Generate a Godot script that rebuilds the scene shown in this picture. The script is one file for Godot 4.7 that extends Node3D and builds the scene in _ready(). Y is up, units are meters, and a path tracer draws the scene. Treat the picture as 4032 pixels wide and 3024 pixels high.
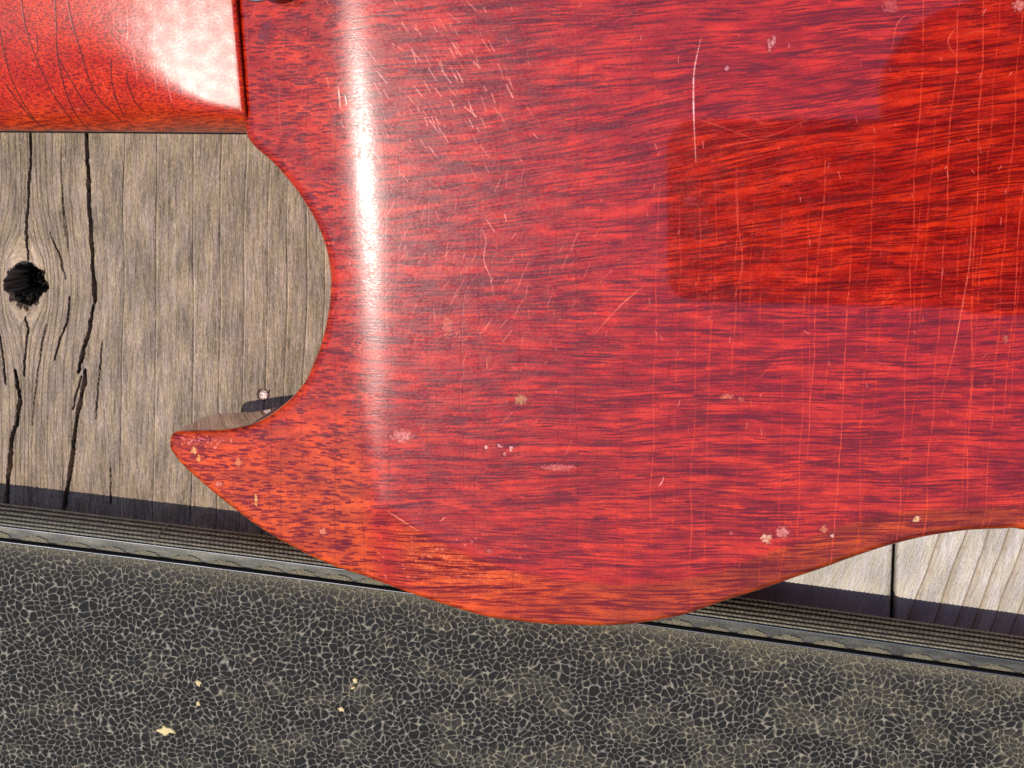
extends Node3D
# The back of a red electric guitar, lying over the edge of its old case on a weathered deck.
# Lengths below are millimetres (MM turns them into metres). x runs along the neck, z across it, y up.
# y = 0 is the back of the guitar, the deck lies 50 mm below.

const MM := 0.001
const DECK := -50.0
const CASE_TOP := -25.6

var noise := FastNoiseLite.new()
var cell_noise := FastNoiseLite.new()
var rng := RandomNumberGenerator.new()


func _ready() -> void:
	rng.seed = 4711
	noise.noise_type = FastNoiseLite.TYPE_SIMPLEX
	noise.frequency = 1.0
	noise.fractal_type = FastNoiseLite.FRACTAL_NONE
	noise.seed = 7
	camera_and_light()
	build_deck()
	build_case()
	build_guitar()
	build_small_things()
	build_photographer()


func camera_and_light() -> void:
	var cam := Camera3D.new()
	cam.name = "camera"
	cam.transform = Transform3D(Basis(Vector3(0.992921, -0.118777, -0.000000), Vector3(-0.017271, -0.144378, -0.989372), Vector3(0.117515, 0.982368, -0.145408)), Vector3(38.779896, 324.181437, -47.984533) * MM)
	cam.fov = 28.21951
	cam.near = 0.01
	cam.far = 200.0
	add_child(cam)
	cam.current = true
	var sky_material := ProceduralSkyMaterial.new()
	sky_material.sky_top_color = Color(0.52, 0.63, 0.86)
	sky_material.sky_horizon_color = Color(0.62, 0.63, 0.65)
	sky_material.sky_curve = 0.6
	sky_material.sky_energy_multiplier = 1.2
	sky_material.ground_bottom_color = Color(0.22, 0.20, 0.17)
	sky_material.ground_horizon_color = Color(0.40, 0.38, 0.34)
	var sky := Sky.new()
	sky.sky_material = sky_material
	var env := Environment.new()
	env.background_mode = Environment.BG_SKY
	env.sky = sky
	env.tonemap_mode = Environment.TONE_MAPPER_LINEAR
	env.tonemap_exposure = 0.92
	env.sdfgi_enabled = true
	env.ssao_enabled = true
	env.ssil_enabled = true
	var world := WorldEnvironment.new()
	world.name = "world"
	world.environment = env
	add_child(world)
	var sun := DirectionalLight3D.new()
	sun.name = "sun"
	sun.light_color = Color(1.0, 0.975, 0.93)
	sun.light_energy = 1.34
	sun.light_angular_distance = 0.5
	sun.shadow_enabled = true
	var towards := Vector3(-0.36, 1.0, 0.062).normalized()
	sun.basis = Basis.looking_at(-towards, Vector3(0, 0, -1))
	add_child(sun)


# ---------------------------------------------------------------- helpers

func acc() -> Dictionary:
	return {"v": PackedVector3Array(), "n": PackedVector3Array(), "uv": PackedVector2Array(), "c": PackedColorArray(), "i": PackedInt32Array()}


# A sheet of nu x nv points (row by row, in mm). side = 1: its front looks along (along u) x (along v).
func add_sheet(a: Dictionary, nu: int, nv: int, p: PackedVector3Array, uv: PackedVector2Array, side: int, normals := PackedVector3Array(), colors := PackedColorArray()) -> void:
	var first: int = a.v.size()
	var n := normals
	if n.is_empty():
		n.resize(nu * nv)
		for j in nv:
			for i in nu:
				var du := p[j * nu + mini(i + 1, nu - 1)] - p[j * nu + maxi(i - 1, 0)]
				var dv := p[mini(j + 1, nv - 1) * nu + i] - p[maxi(j - 1, 0) * nu + i]
				var c := du.cross(dv) * side
				if c.length_squared() < 1e-12:  # a row that has shrunk to a point
					var jj := j + 1 if j == 0 else j - 1
					dv = (p[j * nu + i] - p[jj * nu + i]) * (1.0 if j > jj else -1.0)
					du = p[jj * nu + mini(i + 1, nu - 1)] - p[jj * nu + maxi(i - 1, 0)]
					c = du.cross(dv) * side
				n[j * nu + i] = c.normalized()
	var idx := PackedInt32Array()
	idx.resize((nu - 1) * (nv - 1) * 6)
	var k := 0
	for j in nv - 1:
		for i in nu - 1:
			var q := first + j * nu + i
			if side > 0:
				idx[k] = q; idx[k + 1] = q + nu + 1; idx[k + 2] = q + 1
				idx[k + 3] = q; idx[k + 4] = q + nu; idx[k + 5] = q + nu + 1
			else:
				idx[k] = q; idx[k + 1] = q + 1; idx[k + 2] = q + nu + 1
				idx[k + 3] = q; idx[k + 4] = q + nu + 1; idx[k + 5] = q + nu
			k += 6
	for t in p.size():
		p[t] *= MM
	var c := colors
	if c.is_empty():
		c.resize(p.size())
		c.fill(Color.WHITE)
	a.v.append_array(p); a.n.append_array(n); a.uv.append_array(uv); a.c.append_array(c); a.i.append_array(idx)


func mesh_of(a: Dictionary) -> ArrayMesh:
	var arrays := []
	arrays.resize(Mesh.ARRAY_MAX)
	arrays[Mesh.ARRAY_VERTEX] = a.v
	arrays[Mesh.ARRAY_NORMAL] = a.n
	arrays[Mesh.ARRAY_TEX_UV] = a.uv
	arrays[Mesh.ARRAY_COLOR] = a.c
	arrays[Mesh.ARRAY_INDEX] = a.i
	var m := ArrayMesh.new()
	m.add_surface_from_arrays(Mesh.PRIMITIVE_TRIANGLES, arrays)
	return m


func put(called: String, mesh: Mesh, mat: Material, parent: Node) -> MeshInstance3D:
	var o := MeshInstance3D.new()
	o.name = numbered(called, parent)
	o.mesh = mesh
	o.material_override = mat
	parent.add_child(o, true)
	return o


func numbered(called: String, parent: Node) -> String:
	if not parent.has_node(called):
		return called
	var k := 1
	while parent.has_node("%s_%03d" % [called, k]):
		k += 1
	return "%s_%03d" % [called, k]


func thing(called: String, label: String, category: String, at := Vector3.ZERO, group := "") -> Node3D:
	var o := Node3D.new()
	o.name = numbered(called, self)
	o.position = at * MM
	add_child(o, true)
	o.set_meta("label", label)
	o.set_meta("category", category)
	if group:
		o.set_meta("group", group)
	return o


func matte(color: Color, rough := 0.8, metal := 0.0) -> StandardMaterial3D:
	var m := StandardMaterial3D.new()
	m.albedo_color = color
	m.roughness = rough
	m.metallic = metal
	return m


func sstep(a: float, b: float, x: float) -> float:
	var t := clampf((x - a) / (b - a), 0.0, 1.0)
	return t * t * (3.0 - 2.0 * t)


# A smooth curve of m points through the given ones (Catmull-Rom, even spacing within each span).
func smooth(pts: PackedVector2Array, per: int) -> PackedVector2Array:
	var out := PackedVector2Array()
	var n := pts.size()
	for i in n - 1:
		var a := pts[maxi(i - 1, 0)]
		var b := pts[i]
		var c := pts[i + 1]
		var d := pts[mini(i + 2, n - 1)]
		for k in per:
			out.append(b.cubic_interpolate(c, a, d, float(k) / per))
	out.append(pts[n - 1])
	return out


# Distance to a polyline: (distance, segment index + share along it).
func near(pts: PackedVector2Array, p: Vector2) -> Vector2:
	var best := 1e12
	var at := 0.0
	for i in pts.size() - 1:
		var a := pts[i]
		var ab := pts[i + 1] - a
		var t := clampf((p - a).dot(ab) / ab.length_squared(), 0.0, 1.0)
		var d := p.distance_squared_to(a + ab * t)
		if d < best:
			best = d
			at = i + t
	return Vector2(sqrt(best), at)


# A picture of one surface, kept as float layers while it is drawn.
class Canvas:
	var w: int
	var h: int
	var x0: float
	var z0: float
	var step: float
	var r := PackedFloat32Array()
	var g := PackedFloat32Array()
	var b := PackedFloat32Array()
	var hgt := PackedFloat32Array()
	var dull := PackedFloat32Array()     # roughness
	var gloss := PackedFloat32Array()    # how whole the clear coat is

	func _init(x_min: float, z_min: float, x_max: float, z_max: float, pitch: float) -> void:
		x0 = x_min; z0 = z_min; step = pitch
		w = int(ceil((x_max - x_min) / pitch)); h = int(ceil((z_max - z_min) / pitch))
		for a in [r, g, b, hgt]:
			a.resize(w * h)

	func uv(x: float, z: float) -> Vector2:
		return Vector2((x - x0) / (w * step), (z - z0) / (h * step))

	func blend(k: int, c: Color, t: float) -> void:
		r[k] += (c.r - r[k]) * t
		g[k] += (c.g - g[k]) * t
		b[k] += (c.b - b[k]) * t

	# A stroke of colour along a line, soft edged, and so deep.
	func stroke(a: Vector2, e: Vector2, half: float, c: Color, strength: float, depth := 0.0) -> void:
		var reach := half + step
		var i0 := maxi(0, int((minf(a.x, e.x) - reach - x0) / step))
		var i1 := mini(w - 1, int((maxf(a.x, e.x) + reach - x0) / step) + 1)
		var j0 := maxi(0, int((minf(a.y, e.y) - reach - z0) / step))
		var j1 := mini(h - 1, int((maxf(a.y, e.y) + reach - z0) / step) + 1)
		var d := e - a
		var l := maxf(d.length_squared(), 1e-9)
		for j in range(j0, j1 + 1):
			for i in range(i0, i1 + 1):
				var p := Vector2(x0 + (i + 0.5) * step, z0 + (j + 0.5) * step)
				var t := clampf((p - a).dot(d) / l, 0.0, 1.0)
				var s := clampf((reach - p.distance_to(a + d * t)) / step, 0.0, 1.0)
				if s > 0.0:
					var k := j * w + i
					blend(k, c, s * strength)
					hgt[k] -= depth * s
					if gloss and depth > 0.08:
						gloss[k] *= 1.0 - 0.6 * s

	func path(pts: PackedVector2Array, half: float, c: Color, strength: float, depth := 0.0) -> void:
		for i in pts.size() - 1:
			stroke(pts[i], pts[i + 1], half, c, strength, depth)

	# A ragged fleck.
	func fleck(at: Vector2, rx: float, rz: float, c: Color, strength: float, depth: float, wild: FastNoiseLite, ragged := 0.5) -> void:
		var big := maxf(rx, rz) * 1.7
		for j in range(maxi(0, int((at.y - big - z0) / step)), mini(h, int((at.y + big - z0) / step) + 1)):
			for i in range(maxi(0, int((at.x - big - x0) / step)), mini(w, int((at.x + big - x0) / step) + 1)):
				var x := x0 + (i + 0.5) * step
				var z := z0 + (j + 0.5) * step
				var e := Vector2((x - at.x) / rx, (z - at.y) / rz).length() + ragged * wild.get_noise_2d(x * 0.9, z * 0.9) + 0.5 * ragged * wild.get_noise_2d(x * 2.3, z * 2.3)
				var s := clampf((1.0 - e) * 3.0, 0.0, 1.0)
				if s > 0.0:
					var k := j * w + i
					blend(k, c, s * strength * clampf(0.85 + 0.3 * wild.get_noise_2d(x * 1.1 + 40.0, z * 1.1), 0.0, 1.0))
					hgt[k] -= depth * s

	func color_texture() -> ImageTexture:
		var bytes := PackedByteArray()
		bytes.resize(w * h * 3)
		for k in w * h:
			bytes[3 * k] = clampi(int(r[k] * 255.0 + 0.5), 0, 255)
			bytes[3 * k + 1] = clampi(int(g[k] * 255.0 + 0.5), 0, 255)
			bytes[3 * k + 2] = clampi(int(b[k] * 255.0 + 0.5), 0, 255)
		return ImageTexture.create_from_image(Image.create_from_data(w, h, false, Image.FORMAT_RGB8, bytes))

	func grey_texture(a: PackedFloat32Array) -> ImageTexture:
		var bytes := PackedByteArray()
		bytes.resize(w * h)
		for k in w * h:
			bytes[k] = clampi(int(a[k] * 255.0 + 0.5), 0, 255)
		return ImageTexture.create_from_image(Image.create_from_data(w, h, false, Image.FORMAT_L8, bytes))


# ---------------------------------------------------------------- deck

const KNOT := Vector2(-131.66, -16.53)
var cracks := []          # [path, half width, depth]
var rings := PackedFloat32Array([-106.59, -97.80, -88.18, -81.35, -75.04, -68.77, -63.73, -58.82, -54.53, -49.77, -45.62])


# Where the grain line through a point runs: bent round the knot and leaning a little.
func grain(x: float, z: float) -> float:
	var dx := x - KNOT.x
	var dz := z - KNOT.y
	var push := 7.4 * exp(-dz * dz / 230.0) * exp(-absf(dx) / 12.0) * signf(dx)
	return x - push * minf(1.0, absf(dx) / 5.0) + 0.045 * z + 0.5 * noise.get_noise_2d(x / 40.0 + 3.0, z / 60.0)


func crack_depth(x: float, z: float) -> float:
	var deep := 0.0
	for c in cracks:
		var q: Rect2 = c[3]
		if not q.has_point(Vector2(x, z)):
			continue
		var pts: PackedVector2Array = c[0]
		var n := near(pts, Vector2(x, z))
		var share: float = n.y / (pts.size() - 1)
		var half: float = c[1] * (0.35 + 0.65 * minf(1.0, minf(share, 1.0 - share) * 5.0 + float(c[4]))) * (1.0 + 0.35 * noise.get_noise_2d(z / 5.0, 40.0 + half_seed(c)))
		var s := clampf((half + 0.05 - n.x) / 0.12, 0.0, 1.0)
		deep = maxf(deep, s * float(c[2]))
	return deep


func half_seed(c: Array) -> float:
	return float(c[1]) * 31.0


func knot_depth(x: float, z: float) -> float:
	var d := Vector2(x - KNOT.x, z - KNOT.y)
	var a := d.angle()
	var edge := 5.0 * (1.0 + 0.10 * cos(2.0 * a + 0.4) + 0.10 * noise.get_noise_2d(cos(a) * 2.0 + 9.0, sin(a) * 2.0) + 0.05 * noise.get_noise_2d(cos(a) * 7.0, sin(a) * 7.0))
	edge *= 1.0 + 0.45 * maxf(0.0, sin(a - 0.05)) ** 6
	var e := edge - d.length()
	if e < -0.3:
		return 0.0
	var floor_ := 12.0
	if d.y > 2.2:
		floor_ = 3.2 - 0.5 * (d.y - 2.2) + 1.2 * noise.get_noise_2d(x * 0.9, z * 0.9)
	floor_ += 2.0 * noise.get_noise_2d(x * 0.7, z * 0.7)
	return maxf(0.0, floor_) * clampf((e + 0.3 + 0.4 * noise.get_noise_2d(x * 2.5, z * 2.5)) / 0.55, 0.0, 1.0)


func ring_relief(g: float) -> float:
	var h := 0.0
	for q in rings:
		var d := g - q
		if d > -0.35 and d < 1.4:
			h += 0.16 * (exp(-(d - 0.22) * (d - 0.22) / 0.03) - 1.3 * exp(-d * d / 0.012))
	return h


func build_deck() -> void:
	for c in [
		[PackedVector2Array([Vector2(-114.09, -60.01), Vector2(-113.72, -54.50), Vector2(-113.89, -47.70), Vector2(-113.78, -41.55), Vector2(-113.78, -35.62), Vector2(-113.61, -28.13), Vector2(-113.54, -20.96), Vector2(-113.48, -16.35), Vector2(-113.29, -11.97)]), 0.37, 9.0, 1.0],
		[PackedVector2Array([Vector2(-113.83, -11.01), Vector2(-114.74, -6.83), Vector2(-115.78, -2.76), Vector2(-117.03, 0.61), Vector2(-117.92, 3.99), Vector2(-118.52, 6.41)]), 0.36, 8.0, 0.3],
		[PackedVector2Array([Vector2(-117.81, 7.24), Vector2(-119.68, 13.08), Vector2(-120.44, 16.12)]), 0.12, 3.0, 0.0],
		[PackedVector2Array([Vector2(-116.76, 5.78), Vector2(-117.14, 9.04), Vector2(-118.95, 16.22), Vector2(-120.56, 24.66), Vector2(-121.72, 31.06), Vector2(-123.16, 37.99), Vector2(-124.30, 43.84), Vector2(-125.84, 52.60)]), 0.37, 9.0, 0.6],
		[PackedVector2Array([Vector2(-128.57, -60.06), Vector2(-128.62, -53.95), Vector2(-128.92, -47.69), Vector2(-129.59, -41.52), Vector2(-129.89, -37.67), Vector2(-130.65, -32.15), Vector2(-130.91, -29.44), Vector2(-130.72, -25.67), Vector2(-130.61, -22.71)]), 0.17, 6.0, 1.0],
		[PackedVector2Array([Vector2(-132.33, -7.81), Vector2(-131.92, -6.02), Vector2(-131.63, -4.22), Vector2(-132.25, -1.69), Vector2(-132.83, 2.42), Vector2(-133.32, 7.50)]), 0.12, 4.0, 0.4],
		[PackedVector2Array([Vector2(-135.64, 6.09), Vector2(-135.32, 9.72), Vector2(-134.81, 12.14), Vector2(-135.11, 15.80), Vector2(-135.67, 19.48), Vector2(-137.10, 22.81), Vector2(-137.81, 26.88), Vector2(-138.42, 31.46), Vector2(-139.39, 38.04), Vector2(-140.21, 44.28), Vector2(-141.43, 53.08)]), 0.37, 8.0, 0.3],
		[PackedVector2Array([Vector2(-139.93, -5.92), Vector2(-139.36, -2.43), Vector2(-138.73, 2.51), Vector2(-138.54, 6.13), Vector2(-138.47, 9.77)]), 0.14, 4.0, 0.0],
		[PackedVector2Array([Vector2(-124.59, -29.83), Vector2(-123.74, -26.89), Vector2(-122.38, -24.19), Vector2(-121.56, -20.42), Vector2(-120.83, -17.46)]), 0.07, 2.0, 0.0],
		[PackedVector2Array([Vector2(-120.15, -13.32), Vector2(-120.90, -7.59), Vector2(-122.03, -4.35), Vector2(-123.39, -1.81), Vector2(-124.86, 3.26)]), 0.11, 3.0, 0.0],
		[PackedVector2Array([Vector2(-126.68, -6.08), Vector2(-127.90, -1.27), Vector2(-129.18, 4.77), Vector2(-130.53, 12.06), Vector2(-131.69, 20.62)]), 0.06, 1.5, 0.0],
		[PackedVector2Array([Vector2(-111.73, -1.98), Vector2(-112.44, 3.30), Vector2(-113.13, 8.13), Vector2(-114.05, 15.39), Vector2(-114.42, 18.43)]), 0.07, 2.0, 0.0],
		[PackedVector2Array([Vector2(-120.85, -39.21), Vector2(-120.81, -34.54), Vector2(-120.58, -28.68)]), 0.06, 1.2, 0.0],
		[PackedVector2Array([Vector2(-120.70, -50.82), Vector2(-120.94, -42.70), Vector2(-120.64, -35.71), Vector2(-120.04, -29.85), Vector2(-120.00, -25.15)]), 0.05, 1.0, 0.0],
		[PackedVector2Array([Vector2(-110.82, 31.16), Vector2(-111.12, 35.46), Vector2(-111.21, 41.01)]), 0.06, 2.0, 0.5],
		[PackedVector2Array([Vector2(-68.00, 9.97), Vector2(-68.25, 10.45), Vector2(-68.39, 11.05)]), 0.06, 1.0, 0.5]
	]:
		var raw: PackedVector2Array = c[0]
		var pts := smooth(raw, 4)
		for i in pts.size():
			pts[i].x += 0.16 * noise.get_noise_2d(pts[i].y / 1.3, pts[i].x / 9.0)
		var box := Rect2(pts[0], Vector2.ZERO)
		for p in pts:
			box = box.expand(p)
		cracks.append([pts, c[1], c[2], box.grow(1.5), c[3]])

	var deck := Node3D.new()
	deck.name = "deck"
	deck.set_meta("kind", "structure")
	add_child(deck)

	# the look of the worn wood
	var cv := Canvas.new(-152.0, -100.0, 150.0, 140.0, 0.17)
	var edge_b: float = 88.84
	for j in cv.h:
		var z := cv.z0 + (j + 0.5) * cv.step
		for i in cv.w:
			var x := cv.x0 + (i + 0.5) * cv.step
			var k := j * cv.w + i
			var right := x > 0.0
			var glare_side := sstep(-15.0, 70.0, x)  # paler towards the right: glare painted into the wood colour
			var gx := lerpf(grain(x, z) if x < -30.0 else x, x + 0.30 * z, glare_side)
			var fibre := noise.get_noise_2d(gx * 2.3, z * 0.16)
			var fine := noise.get_noise_2d(gx * 5.2 + 80.0, z * 0.75)
			var pale := noise.get_noise_2d(gx * 2.2 + 20.0, z * 0.5 + 4.0)
			var blot := noise.get_noise_2d(gx / 9.0 + 5.0, z / 22.0)
			var grit := noise.get_noise_2d(x * 2.6, z * 1.7)
			var warm := noise.get_noise_2d(gx / 3.0 + 70.0, z / 12.0)
			var v := 0.525 + 0.035 * fibre + 0.022 * fine + 0.045 * blot + 0.014 * grit
			v += 0.09 * sstep(0.4, 0.95, pale + 0.35 * fine)
			v -= 0.08 * sstep(0.30, 0.75, noise.get_noise_2d(gx * 1.9, z * 0.12 + 60.0))
			v -= 0.05 * sstep(0.1, 0.6, noise.get_noise_2d(gx / 1.6, z / 26.0 + 31.0))
			var wm := 0.5 + 0.5 * warm
			if right:
				v = lerpf(v, 0.735 + 0.05 * fibre + 0.05 * fine + 0.05 * blot + 0.04 * grit, glare_side)
			else:
				var dk := Vector2(x - KNOT.x, (z - KNOT.y) * 0.8).length()
				var rim := exp(-pow((dk - 6.6) / 1.5, 2.0))
				v += 0.07 * rim
				wm += 0.25 * exp(-dk * dk / 160.0)
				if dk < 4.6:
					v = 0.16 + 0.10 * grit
				# the bands between the growth lines
				var band := 0.0
				for q in rings:
					var d := gx - q
					if d > -5.5 and d < 1.0:
						if d < 0.0:
							band -= 0.035 * exp(d / 1.4)
						band -= 0.22 * exp(-d * d / 0.016)
						band += 0.12 * exp(-(d - 0.30) * (d - 0.30) / 0.03)
				v += band
			cv.r[k] = v * lerpf(1.11, 1.03, glare_side)
			cv.g[k] = v * lerpf(0.945, 0.97, glare_side) + 0.004
			cv.b[k] = v * lerpf(lerpf(0.83, 0.76, clampf(wm, 0.0, 1.0)), lerpf(0.95, 0.88, clampf(wm, 0.0, 1.0)), glare_side)
			cv.hgt[k] = 0.5 + 0.22 * fibre + 0.16 * fine + 0.12 * grit + 0.1 * pale
	# grain lines that part round the knot
	for off in [-9.0, -6.6, -4.4, -2.8, -1.5, -0.5, 0.5, 1.4, 2.6, 3.8, 5.4, 7.2, 9.6, 12.0]:
		var flow := PackedVector2Array()
		var x: float = KNOT.x + off
		for q in 66:
			var z := KNOT.y - 50.0 + q * 1.6
			for again in 3:
				x += 0.7 * (KNOT.x + off + 0.045 * KNOT.y - grain(x, z))
			var away := Vector2(x - KNOT.x, z - KNOT.y).length()
			if away < 5.6:
				if flow.size() > 2:
					cv.path(flow, 0.04, Color(0.30, 0.24, 0.18), 0.5, 0.25)
				flow = PackedVector2Array()
				continue
			flow.append(Vector2(x + 0.10 * noise.get_noise_2d(z / 2.5, off), z))
		cv.path(flow, 0.04, Color(0.30, 0.24, 0.18), 0.5, 0.25)
	for c in cracks:
		cv.path(c[0], float(c[1]) * 0.8, Color(0.15, 0.115, 0.09), 0.85 if c[2] > 2.0 else 0.5)
	# the growth lines of the right plank
	for q in [3.62, 9.64, 14.88, 19.45, 23.78, 28.65]:
		var pts := PackedVector2Array()
		for s in 14:
			var z := 40.0 + s * 6.0
			pts.append(Vector2(q + edge_b - 0.30 * (z - 66.0) + 0.3 * noise.get_noise_2d(z / 9.0, q), z))
		cv.path(pts, 0.10, Color(0.50, 0.42, 0.33), 0.75, 0.3)
		var beside := PackedVector2Array()
		for p in pts:
			beside.append(p + Vector2(0.75, 0.0))
		cv.path(beside, 0.55, Color(0.62, 0.54, 0.44), 0.28)
	for s in 60:
		var at := Vector2(rng.randf_range(-140.0, -40.0), rng.randf_range(-55.0, 55.0))
		cv.fleck(at, rng.randf_range(0.12, 0.3), rng.randf_range(0.2, 0.8), Color(0.80, 0.74, 0.64), 0.5, -0.1, noise)
	var wood := StandardMaterial3D.new()
	wood.albedo_texture = cv.color_texture()
	wood.roughness = 0.78
	wood.metallic_specular = 0.35
	wood.heightmap_enabled = true
	wood.heightmap_texture = cv.grey_texture(cv.hgt)
	wood.heightmap_scale = 0.035

	var side := matte(Color(0.30, 0.25, 0.19), 0.9)
	plank(deck, edge_b - 235.0, edge_b - 0.45, true, wood, cv)
	plank(deck, edge_b + 0.55, edge_b + 230.0, false, wood, cv)
	plank(deck, edge_b - 472.0, edge_b - 237.0, false, wood, cv)
	plank(deck, edge_b + 232.0, edge_b + 462.0, false, wood, cv)
	# joists under the planks, and the ground below them
	for z in [-390.0, 120.0, 600.0]:
		var joist := BoxMesh.new()
		joist.size = Vector3(960.0, 90.0, 38.0) * MM
		var o := put("joist", joist, side, deck)
		o.position = Vector3(edge_b, DECK - 38.0 - 45.0, z) * MM
	var ground := MeshInstance3D.new()
	ground.name = "ground"
	var sheet := PlaneMesh.new()
	sheet.size = Vector2(60, 60)
	ground.mesh = sheet
	ground.material_override = matte(Color(0.30, 0.27, 0.22), 0.95)
	ground.position = Vector3(0, DECK - 300.0, 0) * MM
	ground.set_meta("kind", "structure")
	add_child(ground)

	# the nail by the horn
	var a := acc()
	lathe(a, [Vector2(0.0, 0.0), Vector2(0.55, -0.02), Vector2(1.05, -0.10), Vector2(1.27, -0.30), Vector2(1.30, -1.6)], Vector3.ZERO, 20)
	var nail := put("nail", mesh_of(a), nail_material(), deck)
	nail.position = Vector3(Vector2(-69.73, 11.31).x, DECK + 0.25, Vector2(-69.73, 11.31).y) * MM
	nail.rotation = Vector3(-0.14, 0.4, 0.10)


func nail_material() -> StandardMaterial3D:
	var m := matte(Color(0.72, 0.60, 0.56), 0.55, 0.25)
	var cv := Canvas.new(-2.0, -2.0, 2.0, 2.0, 0.06)
	for j in cv.h:
		for i in cv.w:
			var k := j * cv.w + i
			var v := 0.72 + 0.22 * noise.get_noise_2d(i * 0.09, j * 0.09) + 0.12 * noise.get_noise_2d(i * 0.3, j * 0.3)
			cv.r[k] = v * 0.98; cv.g[k] = v * 0.83; cv.b[k] = v * 0.79
	m.albedo_color = Color.WHITE
	m.albedo_texture = cv.color_texture()
	return m


# A turned shape: profile of (radius, height) from the axis outwards.
func lathe(a: Dictionary, profile: Array, at: Vector3, around: int) -> void:
	var p := PackedVector3Array()
	var uv := PackedVector2Array()
	for q in profile:
		for i in around + 1:
			var t := TAU * i / around
			p.append(at + Vector3(cos(t) * q.x, q.y, sin(t) * q.x))
			uv.append(Vector2(0.5 + cos(t) * q.x * 0.24, 0.5 + sin(t) * q.x * 0.24))
	var n := PackedVector3Array()
	for k in profile.size():
		var lo: Vector2 = profile[maxi(k - 1, 0)]
		var hi: Vector2 = profile[mini(k + 1, profile.size() - 1)]
		var t := (hi - lo).normalized()
		for i in around + 1:
			var r := TAU * i / around
			n.append(Vector3(cos(r) * -t.y, t.x, sin(r) * -t.y).normalized())
	add_sheet(a, around + 1, profile.size(), p, uv, 1, n)


func plank(deck: Node3D, x0: float, x1: float, carved: bool, wood: Material, cv: Canvas) -> void:
	var xs := PackedFloat32Array()
	var zs := PackedFloat32Array()
	if carved:
		var x := x0 + 1.4
		while x < x1 - 1.4:
			xs.append(x)
			x += 0.2 if x > -147.0 and x < -55.0 else (1.0 if x > 55.0 and x < x1 - 3.0 else (0.4 if x >= x1 - 3.0 else 8.0))
		var z := -400.0
		while z < 600.0:
			zs.append(z)
			z += 0.36 if z > -58.0 and z < 78.0 else (3.0 if z > -100.0 and z < 120.0 else 40.0)
	else:
		var x := x0 + 1.4
		while x < x1 - 1.4:
			xs.append(x)
			x += 0.5 if x < x0 + 30.0 else 12.0
		var z := -400.0
		while z < 600.0:
			zs.append(z)
			z += 1.2 if z > 20.0 and z < 110.0 else 30.0
	xs.append(x1 - 1.4)
	zs.append(600.0)
	# rounded long edges, then the sides
	var ex := PackedFloat32Array([x0, x0, x0 + 0.2, x0 + 0.6])
	var ey := PackedFloat32Array([-38.0, -1.6, -0.7, -0.2])
	var nu := xs.size() + 8
	var p := PackedVector3Array()
	var uv := PackedVector2Array()
	for z in zs:
		for k in 4:
			p.append(Vector3(ex[k], DECK + ey[k], z))
			var ux := ex[k] + (ey[k] if k == 0 else 0.0)
			uv.append(cv.uv(ux if ux > -150.0 else -150.0 + pingpong(-150.0 - ux, 126.0), z))
		for x in xs:
			var y := DECK
			if carved:
				if x < -30.0:
					y += ring_relief(grain(x, z)) + 0.10 * noise.get_noise_2d(grain(x, z) / 2.0, z / 14.0)
					y -= maxf(crack_depth(x, z), knot_depth(x, z))
					var dn := Vector2(x, z).distance_to(Vector2(-69.73, 11.31))
					y -= 0.9 * clampf((1.75 - dn) / 0.5, 0.0, 1.0)
			else:
				y += 0.15 * noise.get_noise_2d((x + 0.3 * z) / 1.5, z / 20.0)
			p.append(Vector3(x, y, z))
			uv.append(cv.uv(x if x > -150.0 else -150.0 + pingpong(-150.0 - x, 126.0), z))
		for k in 4:
			var q := 3 - k
			p.append(Vector3(x1 - (ex[q] - x0), DECK + ey[q], z))
			var ux := x1 - (ey[q] if q == 0 else 0.0)
			uv.append(cv.uv(ux if ux > -150.0 else -150.0 + pingpong(-150.0 - ux, 126.0), z))
	var a := acc()
	add_sheet(a, nu, zs.size(), p, uv, -1)
	put("plank", mesh_of(a), wood, deck)


# ---------------------------------------------------------------- case

const CASE_AT := Vector2(-130.34, 45.45)
const CASE_TURN := 0.09931


func bow(u: float) -> float:
	var t := (u - 108.0) / 125.0
	return -0.75 * (1.0 - t * t)


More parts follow.
